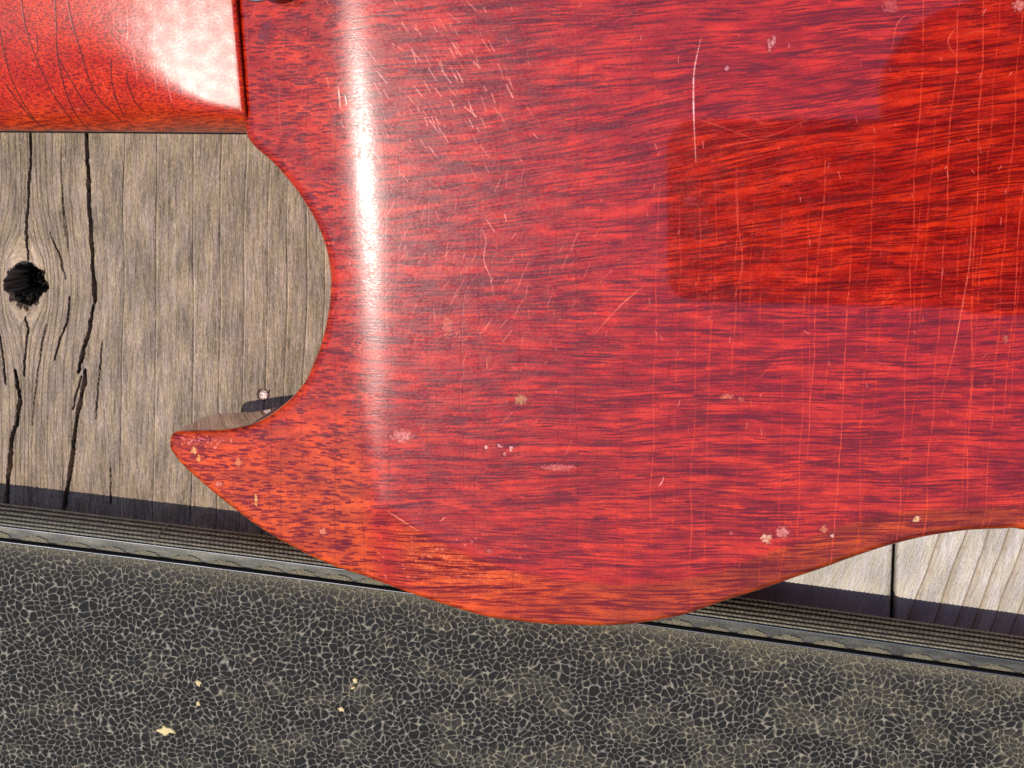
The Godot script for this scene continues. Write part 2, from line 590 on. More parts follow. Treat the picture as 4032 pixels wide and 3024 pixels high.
func build_case() -> void:
	var case := thing("guitar_case", "black crackle-covered guitar case with ribbed edge band under the red guitar", "guitar case", Vector3(CASE_AT.x, CASE_TOP, CASE_AT.y))
	case.rotation.y = -CASE_TURN
	var u0 := -190.0
	var u1 := 420.0

	# covering: black crackle with worn, dusty ridges
	var cv := Canvas.new(-32.0, 0.0, 262.0, 72.0, 0.145)
	cell_noise.noise_type = FastNoiseLite.TYPE_CELLULAR
	cell_noise.frequency = 1.0
	cell_noise.fractal_type = FastNoiseLite.FRACTAL_NONE
	cell_noise.seed = 21
	cell_noise.cellular_distance_function = FastNoiseLite.DISTANCE_EUCLIDEAN
	cell_noise.cellular_return_type = FastNoiseLite.RETURN_DISTANCE2_SUB
	cell_noise.cellular_jitter = 0.78
	for j in cv.h:
		var z := cv.z0 + (j + 0.5) * cv.step
		for i in cv.w:
			var x := cv.x0 + (i + 0.5) * cv.step
			var k := j * cv.w + i
			var wx := x + 0.14 * noise.get_noise_2d(x / 2.4, z / 2.4) + 0.75 * noise.get_noise_2d(x / 9.0, z / 9.0)
			var wz := z + 0.14 * noise.get_noise_2d(x / 2.4 + 40.0, z / 2.4) + 0.75 * noise.get_noise_2d(x / 9.0 + 30.0, z / 9.0)
			var turn := 0.3
			var cx := wx * cos(turn) - wz * sin(turn)
			var cz := wx * sin(turn) + wz * cos(turn)
			var d := cell_noise.get_noise_2d(cx / 1.75, cz / 1.45) + 1.0
			var thin := 0.035 * noise.get_noise_2d(x / 4.0 + 15.0, z / 4.0)
			var ridge := (1.0 - sstep(0.08 + thin, 0.25 + thin, d)) * (0.82 + 0.35 * noise.get_noise_2d(x / 2.2, z / 2.2 + 55.0))
			var dust := 0.5 + 0.5 * noise.get_noise_2d(x / 19.0 + 8.0, z / 13.0)
			dust = sstep(0.50, 1.15, dust + 0.25 * noise.get_noise_2d(x / 3.0, z / 3.0) + 0.0022 * (x - 70.0) + 0.006 * (z - 25.0))
			var by_rail := exp(-z / 1.5) + 0.45 * exp(-z / 4.5)
			var grit := noise.get_noise_2d(x * 2.7, z * 2.7)
			var floor_ := 0.135 + 0.03 * grit + 0.06 * dust + 0.03 * maxf(0.0, noise.get_noise_2d(x, z + 30.0))
			var top := 0.55 + 0.06 * grit + 0.02 * dust
			var v := lerpf(floor_, top, ridge * (0.85 + 0.15 * grit))
			var wear := sstep(0.50, 0.80, dust * (0.5 + 0.5 * grit))
			v = lerpf(v, 0.40 + 0.08 * grit, 0.35 * wear)
			var tint := clampf(by_rail * (0.85 + 0.6 * grit), 0.0, 1.0)
			v = lerpf(v, 0.44 + 0.14 * grit, tint * 0.8)
			var tan_ := clampf(0.4 * dust + 0.8 * tint + 0.5 * ridge, 0.0, 1.0)
			cv.r[k] = v * lerpf(1.02, 1.05, tan_)
			cv.g[k] = v * lerpf(0.975, 0.97, tan_)
			cv.b[k] = v * lerpf(0.92, 0.78, tan_)
			cv.hgt[k] = clampf(0.25 + 0.6 * ridge + 0.06 * grit, 0.0, 1.0)
	for s in 90:
		cv.fleck(Vector2(rng.randf_range(-30, 255), rng.randf_range(2, 68)), rng.randf_range(0.15, 0.4), rng.randf_range(0.12, 0.3), Color(0.66, 0.63, 0.55), 0.7, 0.0, noise)
	var crackle := StandardMaterial3D.new()
	crackle.albedo_texture = cv.color_texture()
	crackle.roughness = 0.7
	crackle.metallic_specular = 0.18
	crackle.heightmap_enabled = true
	crackle.heightmap_texture = cv.grey_texture(cv.hgt)
	crackle.heightmap_scale = 0.05

	var a := acc()
	var p := PackedVector3Array()
	var uv := PackedVector2Array()
	var rows := PackedFloat32Array([0.15, 0.8, 1.6, 3.0, 5.0, 9.0, 20.0, 60.0, 246.0, 250.0, 250.5])
	var nu := 62
	for r in rows.size():
		for i in nu:
			var u := lerpf(u0, u1, i / (nu - 1.0))
			var z := rows[r]
			var y := 0.35 * (1.0 - exp(-z / 3.0)) + 0.10 * noise.get_noise_2d(u / 30.0, z / 12.0)
			if r == rows.size() - 1:
				y = -22.0
			elif r == rows.size() - 2:
				y -= 1.5
			p.append(Vector3(u, y - 0.25, z + bow(u) * exp(-z / 60.0)))
			uv.append(cv.uv(u, z))
	add_sheet(a, nu, rows.size(), p, uv, -1)
	put("covering", mesh_of(a), crackle, case)

	# the shell under it
	var shell := BoxMesh.new()
	shell.size = Vector3(u1 - u0, 22.0, 246.0) * MM
	var box := put("shell", shell, matte(Color(0.10, 0.09, 0.08), 0.9), case)
	box.position = Vector3((u0 + u1) / 2.0, -12.6, 127.0) * MM

	# two rails and the strip between them
	var metal := matte(Color(0.52, 0.52, 0.54), 0.42, 1.0)
	metal.metallic_specular = 0.5
	rail(case, "lower_rail", u0, u1, PackedVector2Array([Vector2(0.20, -1.6), Vector2(0.20, 0.06), Vector2(0.10, 0.24), Vector2(0.0, 0.28), Vector2(-0.12, 0.22), Vector2(-0.18, 0.04), Vector2(-0.20, -1.8)]), metal, 300)
	rail(case, "channel", u0, u1, PackedVector2Array([Vector2(-0.20, -1.8), Vector2(-1.0, -1.9)]), matte(Color(0.10, 0.085, 0.07), 0.9), 120)
	var worn := matte(Color(0.47, 0.46, 0.45), 0.5, 0.3)
	var wt := Canvas.new(-190.0, -6.0, 420.0, 2.0, 0.4)
	for j in wt.h:
		for i in wt.w:
			var k := j * wt.w + i
			var v := 0.25 + 0.06 * noise.get_noise_2d(i * 0.04, j * 0.2) + 0.05 * noise.get_noise_2d(i * 0.5, j * 0.5)
			wt.r[k] = v * 1.05; wt.g[k] = v; wt.b[k] = v * 0.84
	worn.albedo_color = Color.WHITE
	worn.albedo_texture = wt.color_texture()
	rail(case, "upper_rail", u0, u1, PackedVector2Array([Vector2(-1.0, -1.9), Vector2(-1.0, -0.35), Vector2(-1.2, -0.22), Vector2(-3.3, -0.20), Vector2(-3.55, -0.22)]), worn, 300, wt)
	rail(case, "rail_edge", u0, u1, PackedVector2Array([Vector2(-3.55, -0.6), Vector2(-3.56, 0.02), Vector2(-3.62, 0.10), Vector2(-3.74, 0.12), Vector2(-3.82, 0.04), Vector2(-3.85, -1.4)]), metal, 300)

	# dried glue that has crept out over the strip, one tongue after another
	var glue := matte(Color(0.62, 0.56, 0.42), 0.85)
	var gt := Canvas.new(-6.0, -3.0, 6.0, 1.0, 0.09)
	for j in gt.h:
		for i in gt.w:
			var k := j * gt.w + i
			var v := 0.45 + 0.10 * noise.get_noise_2d(i * 0.13, j * 0.13) + 0.10 * noise.get_noise_2d(i * 0.35, j * 0.35)
			v *= 1.0 - 0.75 * sstep(0.78, 0.95, -(gt.z0 + j * gt.step) / 2.2) * sstep(-0.35, 0.1, noise.get_noise_2d(i * 0.05, 9.0) + 0.02 * (i - 40))
			gt.r[k] = v; gt.g[k] = v * 0.92; gt.b[k] = v * 0.72
			gt.hgt[k] = 0.5 + 0.4 * noise.get_noise_2d(i * 0.3, j * 0.3)
	glue.albedo_color = Color.WHITE
	glue.albedo_texture = gt.color_texture()
	glue.heightmap_enabled = true
	glue.heightmap_texture = gt.grey_texture(gt.hgt)
	glue.heightmap_scale = 0.02
	var u := -33.0
	while u < 262.0:
		var long := rng.randf_range(7.0, 9.2)
		var tall := rng.randf_range(1.15, 1.7)
		var gp := PackedVector3Array()
		var gu := PackedVector2Array()
		var m := 22
		for r in 6:
			for i in m:
				var t := i / (m - 1.0)
				# rises slowly, falls off at the end with a hook
				var top := tall * pow(sin(PI * pow(t, 1.35)), 0.42) * (1.0 - 0.12 * t) + 0.12 * noise.get_noise_2d((u + t * long) * 0.9, 3.0)
				top = maxf(top, 0.0)
				var s := r / 5.0
				var x := u + t * long
				var y := -0.19 + 0.20 * sqrt(maxf(0.0, 1.0 - pow(s, 4.0))) * minf(1.0, top * 2.0) - (0.25 if r == 0 else 0.0)
				gp.append(Vector3(x, y, -0.97 - top * s + bow(x) - (0.0 if r else -0.04)))
				gu.append(gt.uv((t - 0.5) * long, -2.2 * s))
		var ga := acc()
		add_sheet(ga, m, 6, gp, gu, 1)
		put("glue_tongue", mesh_of(ga), glue, case)
		u += long + rng.randf_range(0.5, 2.6)

	# the ribbed band round the side
	var ba := acc()
	var bp := PackedVector3Array()
	var bu := PackedVector2Array()
	var bt := Canvas.new(-34.0, 0.0, 266.0, 20.0, 0.2)
	for j in bt.h:
		for i in bt.w:
			var k := j * bt.w + i
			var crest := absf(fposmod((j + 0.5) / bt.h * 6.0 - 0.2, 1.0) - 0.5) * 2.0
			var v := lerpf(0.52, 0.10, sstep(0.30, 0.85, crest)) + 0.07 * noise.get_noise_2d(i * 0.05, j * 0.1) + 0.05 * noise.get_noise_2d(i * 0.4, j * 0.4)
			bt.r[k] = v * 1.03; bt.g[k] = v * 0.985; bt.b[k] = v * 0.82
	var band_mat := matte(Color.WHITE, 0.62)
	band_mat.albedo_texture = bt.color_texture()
	var us := PackedFloat32Array()
	var x := u0
	while x < u1:
		us.append(x)
		x += 0.2 if x > -32.0 and x < 262.0 else 4.0
	var nv := 57
	for r in nv:
		var s := r / (nv - 1.0)
		for xx in us:
			# outwards bulging side
			var y := band_at(s).y
			var out := band_at(s).x - (2.5 if r == nv - 1 else 0.0)
			var rib := s * 6.0 - 0.2
			var in_rib := absf(fposmod(rib, 1.0) - 0.5) * 2.0
			var round_ := sqrt(maxf(0.0, 1.0 - in_rib * in_rib))
			var row := int(floor(rib))
			var bead := sin(TAU * (xx / 1.15 + 0.5 * (row % 2)) + 0.8 * noise.get_noise_2d(xx / 3.0, row * 7.0))
			var tip := Vector2(cos(s * 1.2), sin(s * 1.2))
			out += 0.75 * tip.y * round_ * (0.86 + 0.14 * bead)
			y += 0.9 * tip.x * round_ * (0.86 + 0.14 * bead)
			bp.append(Vector3(xx, y, -out + bow(xx)))
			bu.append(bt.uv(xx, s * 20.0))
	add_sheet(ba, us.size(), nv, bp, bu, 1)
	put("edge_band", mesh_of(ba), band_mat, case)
	# where the two ends of the band meet
	var seam := acc()
	var sp := PackedVector3Array()
	var su := PackedVector2Array()
	for r in 14:
		var s := r / 13.0
		for i in 5:
			var t := (i - 2) / 2.0
			var out := band_at(s).x + 0.7 * s + 0.1 - 0.2 * t * t
			sp.append(Vector3(39.38 + 0.30 * t + 0.15 * noise.get_noise_2d(s * 6.0, 2.0), band_at(s).y + 0.75 - 0.2 * t * t, -out + bow(39.38)))
			su.append(Vector2(t, s))
	add_sheet(seam, 5, 14, sp, su, 1)
	put("band_seam", mesh_of(seam), matte(Color(0.46, 0.42, 0.36), 0.9), case)


# The side of the case: rounds over below the rail, then drops (x = how far out, y = height).
func band_at(s: float) -> Vector2:
	return Vector2(3.9 + 2.3 * sin(s * PI / 2.0), -0.5 - 10.5 * (1.0 - cos(s * PI / 2.0)))


func rail(parent: Node3D, called: String, u0: float, u1: float, profile: PackedVector2Array, mat: Material, along: int, cv: Canvas = null) -> void:
	var p := PackedVector3Array()
	var uv := PackedVector2Array()
	for q in profile:
		for i in along:
			var u := lerpf(u0, u1, i / (along - 1.0))
			var wob := 0.05 * noise.get_noise_2d(u / 14.0, q.x)
			p.append(Vector3(u, q.y + wob, q.x + bow(u)))
			uv.append(cv.uv(u, q.x) if cv else Vector2(u, q.x))
	var a := acc()
	add_sheet(a, along, profile.size(), p, uv, 1)
	put(called, mesh_of(a), mat, parent)


# ---------------------------------------------------------------- guitar

var crease := PackedVector2Array([Vector2(-36.12, -104.84), Vector2(-35.02, -81.27), Vector2(-34.02, -62.06), Vector2(-33.00, -42.53), Vector2(-32.07, -22.67), Vector2(-31.43, -2.46), Vector2(-30.72, 12.92), Vector2(-29.61, 23.27), Vector2(-28.84, 28.15), Vector2(-24.30, 31.48), Vector2(-17.60, 35.48), Vector2(-10.90, 38.42), Vector2(-1.64, 41.48), Vector2(9.62, 43.52), Vector2(22.82, 44.43), Vector2(34.88, 43.40), Vector2(45.79, 40.24), Vector2(57.52, 35.25), Vector2(69.11, 30.32), Vector2(78.68, 27.02), Vector2(88.22, 25.55), Vector2(108.28, 24.20), Vector2(132.00, 31.00), Vector2(150.00, 38.00), Vector2(170.00, 48.50), Vector2(190.00, 58.50), Vector2(212.00, 67.50), Vector2(236.00, 73.00), Vector2(260.00, 73.50), Vector2(280.00, 68.00), Vector2(298.00, 56.00), Vector2(313.00, 39.00), Vector2(325.00, 16.00), Vector2(333.00, -11.00), Vector2(338.00, -41.00), Vector2(340.00, -66.00), Vector2(340.00, -120.00), Vector2(400.00, -400.00), Vector2(-37.00, -400.00), Vector2(-37.00, -130.00), Vector2(-36.60, -105.00), Vector2(-36.12, -104.84)])
var crease_w := PackedFloat32Array([7.60, 7.60, 7.60, 7.60, 7.60, 7.60, 4.50, 3.50, 2.00, 0.90, 0.90, 1.20, 2.50, 3.00, 3.00, 3.00, 2.00, 1.50, 1.20, 1.00, 1.00, 1.00, 1.60, 1.60, 1.60, 1.60, 1.60, 1.60, 1.60, 1.60, 1.60, 1.60, 1.60, 1.60, 1.60, 1.60, 1.60, 1.60, 5.00, 7.60, 5.00, 7.60])
var crease_m := PackedFloat32Array([0.180, 0.180, 0.180, 0.180, 0.180, 0.180, 0.170, 0.170, 0.170, 0.270, 0.300, 0.300, 0.220, 0.220, 0.220, 0.220, 0.300, 0.360, 0.380, 0.380, 0.380, 0.380, 0.280, 0.280, 0.280, 0.280, 0.280, 0.280, 0.280, 0.280, 0.280, 0.280, 0.280, 0.280, 0.280, 0.280, 0.280, 0.000, 0.000, 0.180, 0.170, 0.180])
var outline := PackedVector2Array()
var outward := PackedVector2Array()
const ROUND := 2.2
const TILT := 0.02
const CENTRE := -86.39     # the centre line of neck and body


# The back of the body without its rounded rim: flat inside the crease, falling away outside it.
func back(x: float, z: float) -> float:
	var p := Vector2(x, z)
	var n := near(crease, p)
	var i := mini(int(n.y), crease.size() - 2)
	var t := n.y - i
	var w := lerpf(crease_w[i], crease_w[i + 1], t)
	var m := lerpf(crease_m[i], crease_m[i + 1], t)
	var s := n.x
	if Geometry2D.is_point_in_polygon(p, crease):
		s = -s
	var y := -1.0
	if s > w:
		return y - m * s
	if s > -w:
		var q := (s + w) / (2.0 * w)
		return y - m * 2.0 * w * (q * q * q - 0.5 * q * q * q * q)
	return y


func back_normal(x: float, z: float) -> Vector3:
	var e := 0.25
	return Vector3(back(x - e, z) - back(x + e, z), 2.0 * e, back(x, z - e) - back(x, z + e)).normalized()


func build_guitar() -> void:
	var guitar := thing("electric_guitar", "worn cherry red electric guitar lying face down over the case edge", "electric guitar", Vector3(0, 0, 0))
	var lacquer := body_material()
	build_body(guitar, lacquer[0], lacquer[1])
	build_neck(guitar)
	# strap button
	var metal := matte(Color(0.86, 0.85, 0.83), 0.22, 1.0)
	var at := Vector3(Vector2(-51.67, -87.04).x, back(Vector2(-51.67, -87.04).x, Vector2(-51.67, -87.04).y) - TILT * Vector2(-51.67, -87.04).y, Vector2(-51.67, -87.04).y)
	var a := acc()
	lathe(a, [Vector2(2.2, 9.4), Vector2(2.6, 9.9), Vector2(4.6, 10.1), Vector2(6.0, 9.8), Vector2(6.7, 9.1), Vector2(6.75, 8.4), Vector2(6.2, 7.7), Vector2(4.2, 6.8), Vector2(3.4, 5.2), Vector2(3.5, 3.4), Vector2(4.6, 1.4), Vector2(5.4, 0.3), Vector2(5.4, -1.0)], Vector3.ZERO, 48)
	var button := put("strap_button", mesh_of(a), metal, guitar)
	button.position = at * MM
	button.rotation = Vector3(0, 0, 0.14)
	var sa := acc()
	lathe(sa, [Vector2(0.0, 9.9), Vector2(1.2, 9.85), Vector2(2.0, 9.5), Vector2(2.15, 9.0)], Vector3.ZERO, 24)
	put("screw", mesh_of(sa), metal, button)


func body_material() -> Array:
	var cv := Canvas.new(-125.0, -100.0, 130.0, 62.0, 0.128)
	var dark := Color8(96, 3, 4)
	var purple := Color8(92, 9, 22)
	cv.dull.resize(cv.w * cv.h)
	cv.gloss.resize(cv.w * cv.h)
	# where the crease of the lower bevel runs, column by column
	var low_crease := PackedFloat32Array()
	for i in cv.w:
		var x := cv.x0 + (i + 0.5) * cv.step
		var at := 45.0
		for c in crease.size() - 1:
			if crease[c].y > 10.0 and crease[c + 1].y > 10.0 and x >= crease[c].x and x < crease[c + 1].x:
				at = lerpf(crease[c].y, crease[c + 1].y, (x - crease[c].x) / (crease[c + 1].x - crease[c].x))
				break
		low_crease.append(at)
	for j in cv.h:
		var z := cv.z0 + (j + 0.5) * cv.step
		var xc := -36.0 + (z + 80.0) * 0.045
		for i in cv.w:
			var x := cv.x0 + (i + 0.5) * cv.step
			var k := j * cv.w + i
			var s := sstep(2.5, -4.0, x - xc)
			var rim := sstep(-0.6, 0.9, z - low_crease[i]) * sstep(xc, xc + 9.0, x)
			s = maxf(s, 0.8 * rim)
			var flow := sstep(-45.0, 0.0, x)
			var hump := exp(-pow((z + 48.0) / 22.0, 2.0))
			var zz := z + flow * (0.16 * hump * x + 1.6 * noise.get_noise_2d(x / 60.0, z / 40.0)) + 0.28 * noise.get_noise_2d(x / 16.0, z / 7.0) + 0.06 * noise.get_noise_2d(x / 2.5, z / 1.2)
			var f := noise.get_noise_2d(x / 1.0, zz / 0.40)
			var f2 := noise.get_noise_2d(x / 2.6 + 33.0, zz / 0.75)
			var fig := noise.get_noise_2d(x / 24.0 + 9.0, zz / 6.5)
			var fig2 := noise.get_noise_2d(x / 9.0 + 19.0, zz / 2.6)
			var cloud := noise.get_noise_2d(x / lerpf(7.5, 3.2, s), zz / 1.5 + 20.0) + 0.3 * f2
			var br := clampf(0.56 + 0.26 * fig + 0.22 * fig2 + 0.15 * f + 0.12 * f2, 0.0, 1.0)
			# orange low on horn and rim: worn thin, plus a dark reflection painted in
			var worn := sstep(-10.0, 30.0, z) * (0.4 + 0.75 * s)
			var r := lerpf(0.53, 0.80, br) + 0.06 * worn - 0.09 * rim * sstep(0.0, 25.0, x)  # lower bevel darkened, a dark reflection put into its colour
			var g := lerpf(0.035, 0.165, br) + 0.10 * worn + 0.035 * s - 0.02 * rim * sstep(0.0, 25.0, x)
			var b := lerpf(0.018, 0.040, br) - 0.02 * worn
			var pu := 0.16 * sstep(0.25, 0.85, cloud)
			cv.r[k] = lerpf(r, purple.r, pu); cv.g[k] = lerpf(g, purple.g, pu); cv.b[k] = lerpf(b, purple.b, pu)
			cv.hgt[k] = 0.62 + 0.08 * f + 0.05 * noise.get_noise_2d(x * 0.6, z * 0.6)
			# the bevel below the crease is rubbed dull, with its pale haze painted in
			var scuff := rim * exp(-pow((x + 15.0 - 1.2 * (z - 42.0)) / 15.0, 2.0) - pow((z - 41.5) / 7.5, 2.0)) * (0.8 + 0.4 * noise.get_noise_2d(x / 3.0, z / 2.0))
			var haze := noise.get_noise_2d(x / 1.3, z / 0.9) + 0.6 * noise.get_noise_2d(x / 6.0, z / 5.0)
			var rub_haze := clampf(0.55 * scuff * (0.75 + 0.6 * noise.get_noise_2d(x * 1.1, z * 1.6)), 0.0, 0.6)
			cv.blend(k, Color8(236, 128, 104), rub_haze)
			cv.dull[k] = 0.235 + 0.04 * haze + 0.22 * scuff
			cv.gloss[k] = clampf(0.92 - 0.7 * scuff - 0.16 * maxf(0.0, haze), 0.0, 1.0)
	# the open pores: dark dashes that follow the grain, short where the bevels cut it steeply
	for q in 420:
		var at := Vector2(rng.randf_range(-34.0, 110.0), rng.randf_range(-97.0, 42.0))
		var line := PackedVector2Array([at])
		for k in rng.randi_range(9, 34):
			at += Vector2(1.4, 1.4 * (slope(at.x, at.y) + rng.randfn(0.0, 0.03)))
			line.append(at)
		cv.path(line, rng.randf_range(0.0, 0.04), dark, rng.randf_range(0.3, 0.75), 0.05)
	for q in 34000:
		var at := Vector2(rng.randf_range(-84.0, 118.0), rng.randf_range(-97.0, 56.0))
		var xc := -36.0 + (at.y + 80.0) * 0.045
		var s := sstep(2.5, -4.0, at.x - xc)
		var clump := noise.get_noise_2d(at.x / 13.0 + 60.0, at.y / 2.4) + 0.5 * noise.get_noise_2d(at.x / 30.0, at.y / 9.0 + 70.0)
		if rng.randf() > 0.42 + 0.5 * clump + 0.30 * s:
			continue
		var long := rng.randf_range(0.9, 2.6) if rng.randf() < s else rng.randf_range(2.0, 6.0) * (1.0 if rng.randf() < 0.75 else 2.6)
		var pts := PackedVector2Array([at])
		var steps := maxi(2, int(long / 1.1))
		for k in steps:
			at += Vector2(long / steps, long / steps * (slope(at.x, at.y) + rng.randfn(0.0, 0.035)))
			pts.append(at)
		var wide := rng.randf_range(0.0, 0.07) * (1.0 + 0.7 * s)
		var strong := rng.randf_range(0.45, 0.97)
		for k in steps:
			var taper := 1.0 if steps < 3 or (k > 0 and k < steps - 1) else 0.6
			cv.stroke(pts[k], pts[k + 1], wide * taper, dark, strong * taper, 0.05)
	body_marks(cv)
	var m := StandardMaterial3D.new()
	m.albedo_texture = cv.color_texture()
	m.roughness = 1.0
	m.roughness_texture = cv.grey_texture(cv.dull)
	m.metallic_specular = 0.31
	m.clearcoat_texture = cv.grey_texture(cv.gloss)
	m.heightmap_enabled = true
	m.heightmap_texture = cv.grey_texture(cv.hgt)
	m.heightmap_scale = 0.002
	m.clearcoat_enabled = true
	m.clearcoat = 1.0
	m.clearcoat_roughness = 0.024
	return [m, cv]


# Checks in the lacquer, scratches, dings: what years of use have left.
# Which way the grain of the back runs.
func slope(x: float, z: float) -> float:
	return -0.03 - 0.15 * exp(-pow((z + 50.0) / 20.0, 2.0)) * sstep(-45.0, 10.0, x) + 0.07 * noise.get_noise_2d(x / 34.0, z / 20.0)


func body_marks(cv: Canvas) -> void:
	var pink := Color8(238, 92, 62)
	var black := Color8(70, 10, 16)
	# long light checks on the right, running across the grain
	var x := 31.0
	while x < 128.0:
		var top := rng.randf_range(-58.0, -34.0) if x < 80.0 else rng.randf_range(-110.0, -70.0)
		var end := rng.randf_range(-12.0, 62.0)
		check(cv, x, top, end, pink, rng.randf_range(0.3, 0.9))
		if rng.randf() < 0.35:
			check(cv, x + rng.randf_range(1.0, 2.5), rng.randf_range(-50.0, -20.0), rng.randf_range(-10.0, 20.0), pink, 0.5)
		x += rng.randf_range(3.0, 5.6)
	x = 18.0
	while x < 128.0:
		check(cv, x, rng.randf_range(18.0, 30.0), 60.0, pink, rng.randf_range(0.2, 0.5))
		x += rng.randf_range(4.0, 8.0)
	# dark checks over the middle and on the horn
	x = -58.0
	while x < 36.0:
		check(cv, x, rng.randf_range(-100.0, -40.0), rng.randf_range(20.0, 62.0), black, rng.randf_range(0.18, 0.45))
		x += rng.randf_range(3.4, 7.0)
	for q in 14:
		check(cv, rng.randf_range(-62.0, 30.0), rng.randf_range(-100.0, -50.0), rng.randf_range(-40.0, 0.0), Color8(200, 70, 60), 0.35)
	# playing and buckle scratches, mostly one way
	for q in 150:
		var at := Vector2(rng.randfn(-14.0, 11.0), rng.randfn(-66.0, 11.0))
		var turn := rng.randfn(1.05, 0.16)
		var long := rng.randf_range(0.7, 3.4)
		cv.stroke(at, at + Vector2(cos(turn), sin(turn)) * long, 0.03, Color8(248, 190, 175), rng.randf_range(0.25, 0.75), 0.12)
	for q in 130:
		var at := Vector2(rng.randfn(-8.0, 17.0), rng.randfn(-22.0, 13.0))
		var turn := rng.randfn(1.95, 0.22)
		var long := rng.randf_range(0.6, 4.2)
		cv.stroke(at, at + Vector2(cos(turn), sin(turn)) * long, 0.02, Color8(246, 170, 160), rng.randf_range(0.2, 0.6), 0.10)
	for q in 120:
		var at := Vector2(rng.randf_range(-30.0, 110.0), rng.randf_range(-85.0, 10.0))
		var turn := rng.randfn(1.5, 0.35)
		cv.stroke(at, at + Vector2(cos(turn), sin(turn)) * rng.randf_range(0.3, 1.6), 0.03, Color8(240, 150, 140), rng.randf_range(0.25, 0.7), 0.1)
	for q in 30:
		var at := Vector2(rng.randf_range(-20.0, 110.0), rng.randf_range(-80.0, 30.0))
		var turn := rng.randf_range(-0.7, 0.7) - 0.3
		var bent := PackedVector2Array()
		for s in 6:
			bent.append(at + Vector2(cos(turn), sin(turn)) * s * 0.9)
			turn += rng.randf_range(-0.12, 0.12)
		cv.path(bent, 0.015, Color8(232, 110, 90), 0.35, 0.06)
	for s in [
		[PackedVector2Array([Vector2(39.20, -72.74), Vector2(37.98, -66.46), Vector2(37.87, -61.74), Vector2(38.06, -56.05), Vector2(38.60, -47.46)]), 0.1, Color8(246, 200, 196), 0.9],
		[PackedVector2Array([Vector2(37.96, -56.53), Vector2(43.92, -54.61), Vector2(51.61, -51.74)]), 0.02, Color8(236, 110, 90), 0.6],
		[PackedVector2Array([Vector2(41.13, -50.52), Vector2(49.70, -51.75), Vector2(57.24, -54.10), Vector2(62.81, -57.11)]), 0.02, Color8(236, 110, 90), 0.6],
		[PackedVector2Array([Vector2(46.83, -43.63), Vector2(47.37, -35.94), Vector2(48.71, -27.23), Vector2(48.22, -23.32), Vector2(47.07, -18.42)]), 0.03, Color8(228, 90, 70), 0.6],
		[PackedVector2Array([Vector2(94.99, -38.99), Vector2(95.10, -27.58), Vector2(94.16, -18.93), Vector2(92.72, -8.26), Vector2(90.33, 2.55)]), 0.05, Color8(240, 130, 105), 0.7],
		[PackedVector2Array([Vector2(-6.70, -33.73), Vector2(-5.71, -30.77), Vector2(-6.22, -26.80), Vector2(-4.73, -22.84), Vector2(-4.13, -18.86)]), 0.04, Color8(246, 180, 170), 0.6],
		[PackedVector2Array([Vector2(-4.72, -24.33), Vector2(-7.74, -22.82), Vector2(-10.27, -19.80), Vector2(-11.02, -10.75), Vector2(-10.88, 2.42), Vector2(-10.77, 23.00)]), 0.03, Color8(120, 30, 50), 0.7],
		[PackedVector2Array([Vector2(28.01, -21.37), Vector2(23.14, -17.17), Vector2(17.76, -11.14)]), 0.04, Color8(244, 150, 135), 0.7],
		[PackedVector2Array([Vector2(-28.43, 29.00), Vector2(-24.50, 31.52), Vector2(-20.87, 33.72)]), 0.1, Color8(244, 170, 150), 0.6],
		[PackedVector2Array([Vector2(31.75, 22.11), Vector2(32.53, 21.07), Vector2(32.91, 19.84)]), 0.07, Color8(246, 170, 165), 0.7],
		[PackedVector2Array([Vector2(90.29, -74.39), Vector2(88.76, -71.65), Vector2(90.24, -68.87)]), 0.03, Color8(240, 120, 100), 0.6],
		[PackedVector2Array([Vector2(53.59, 33.58), Vector2(58.50, 32.92), Vector2(62.38, 31.07)]), 0.05, Color8(246, 90, 40), 0.6],
		[PackedVector2Array([Vector2(80.74, -77.24), Vector2(78.53, -74.97), Vector2(77.78, -69.90)]), 0.05, Color8(240, 120, 110), 0.6],
		[PackedVector2Array([Vector2(-16.18, 31.28), Vector2(-15.14, 30.20)]), 0.1, Color8(240,150,120), 0.6],
		[PackedVector2Array([Vector2(-54.41, -67.09), Vector2(-53.39, -63.18), Vector2(-52.89, -58.28), Vector2(-51.78, -53.37)]), 0.02, Color8(160, 90, 90), 0.6],
		[PackedVector2Array([Vector2(-50.71, -64.14), Vector2(-51.03, -59.26), Vector2(-50.57, -52.38)]), 0.02, Color8(190, 110, 100), 0.5],
		[PackedVector2Array([Vector2(-37.34, -63.58), Vector2(-37.08, -61.15), Vector2(-36.82, -58.61)]), 0.12, Color8(250, 190, 170), 0.8],
		[PackedVector2Array([Vector2(-35.76, -61.63), Vector2(-35.39, -59.39)]), 0.1, Color8(250, 200, 190), 0.7]
	]:
		var line := smooth(s[0], 5)
		for k in line.size() - 1:
			var t := (k + 0.5) / (line.size() - 1.0)
			var swell := sin(PI * t) * (0.8 + 0.4 * noise.get_noise_2d(k * 0.5, 77.0))
			cv.stroke(line[k], line[k + 1], float(s[1]) * (0.25 + 0.75 * swell), s[2], float(s[3]) * (0.45 + 0.55 * swell), 0.3)
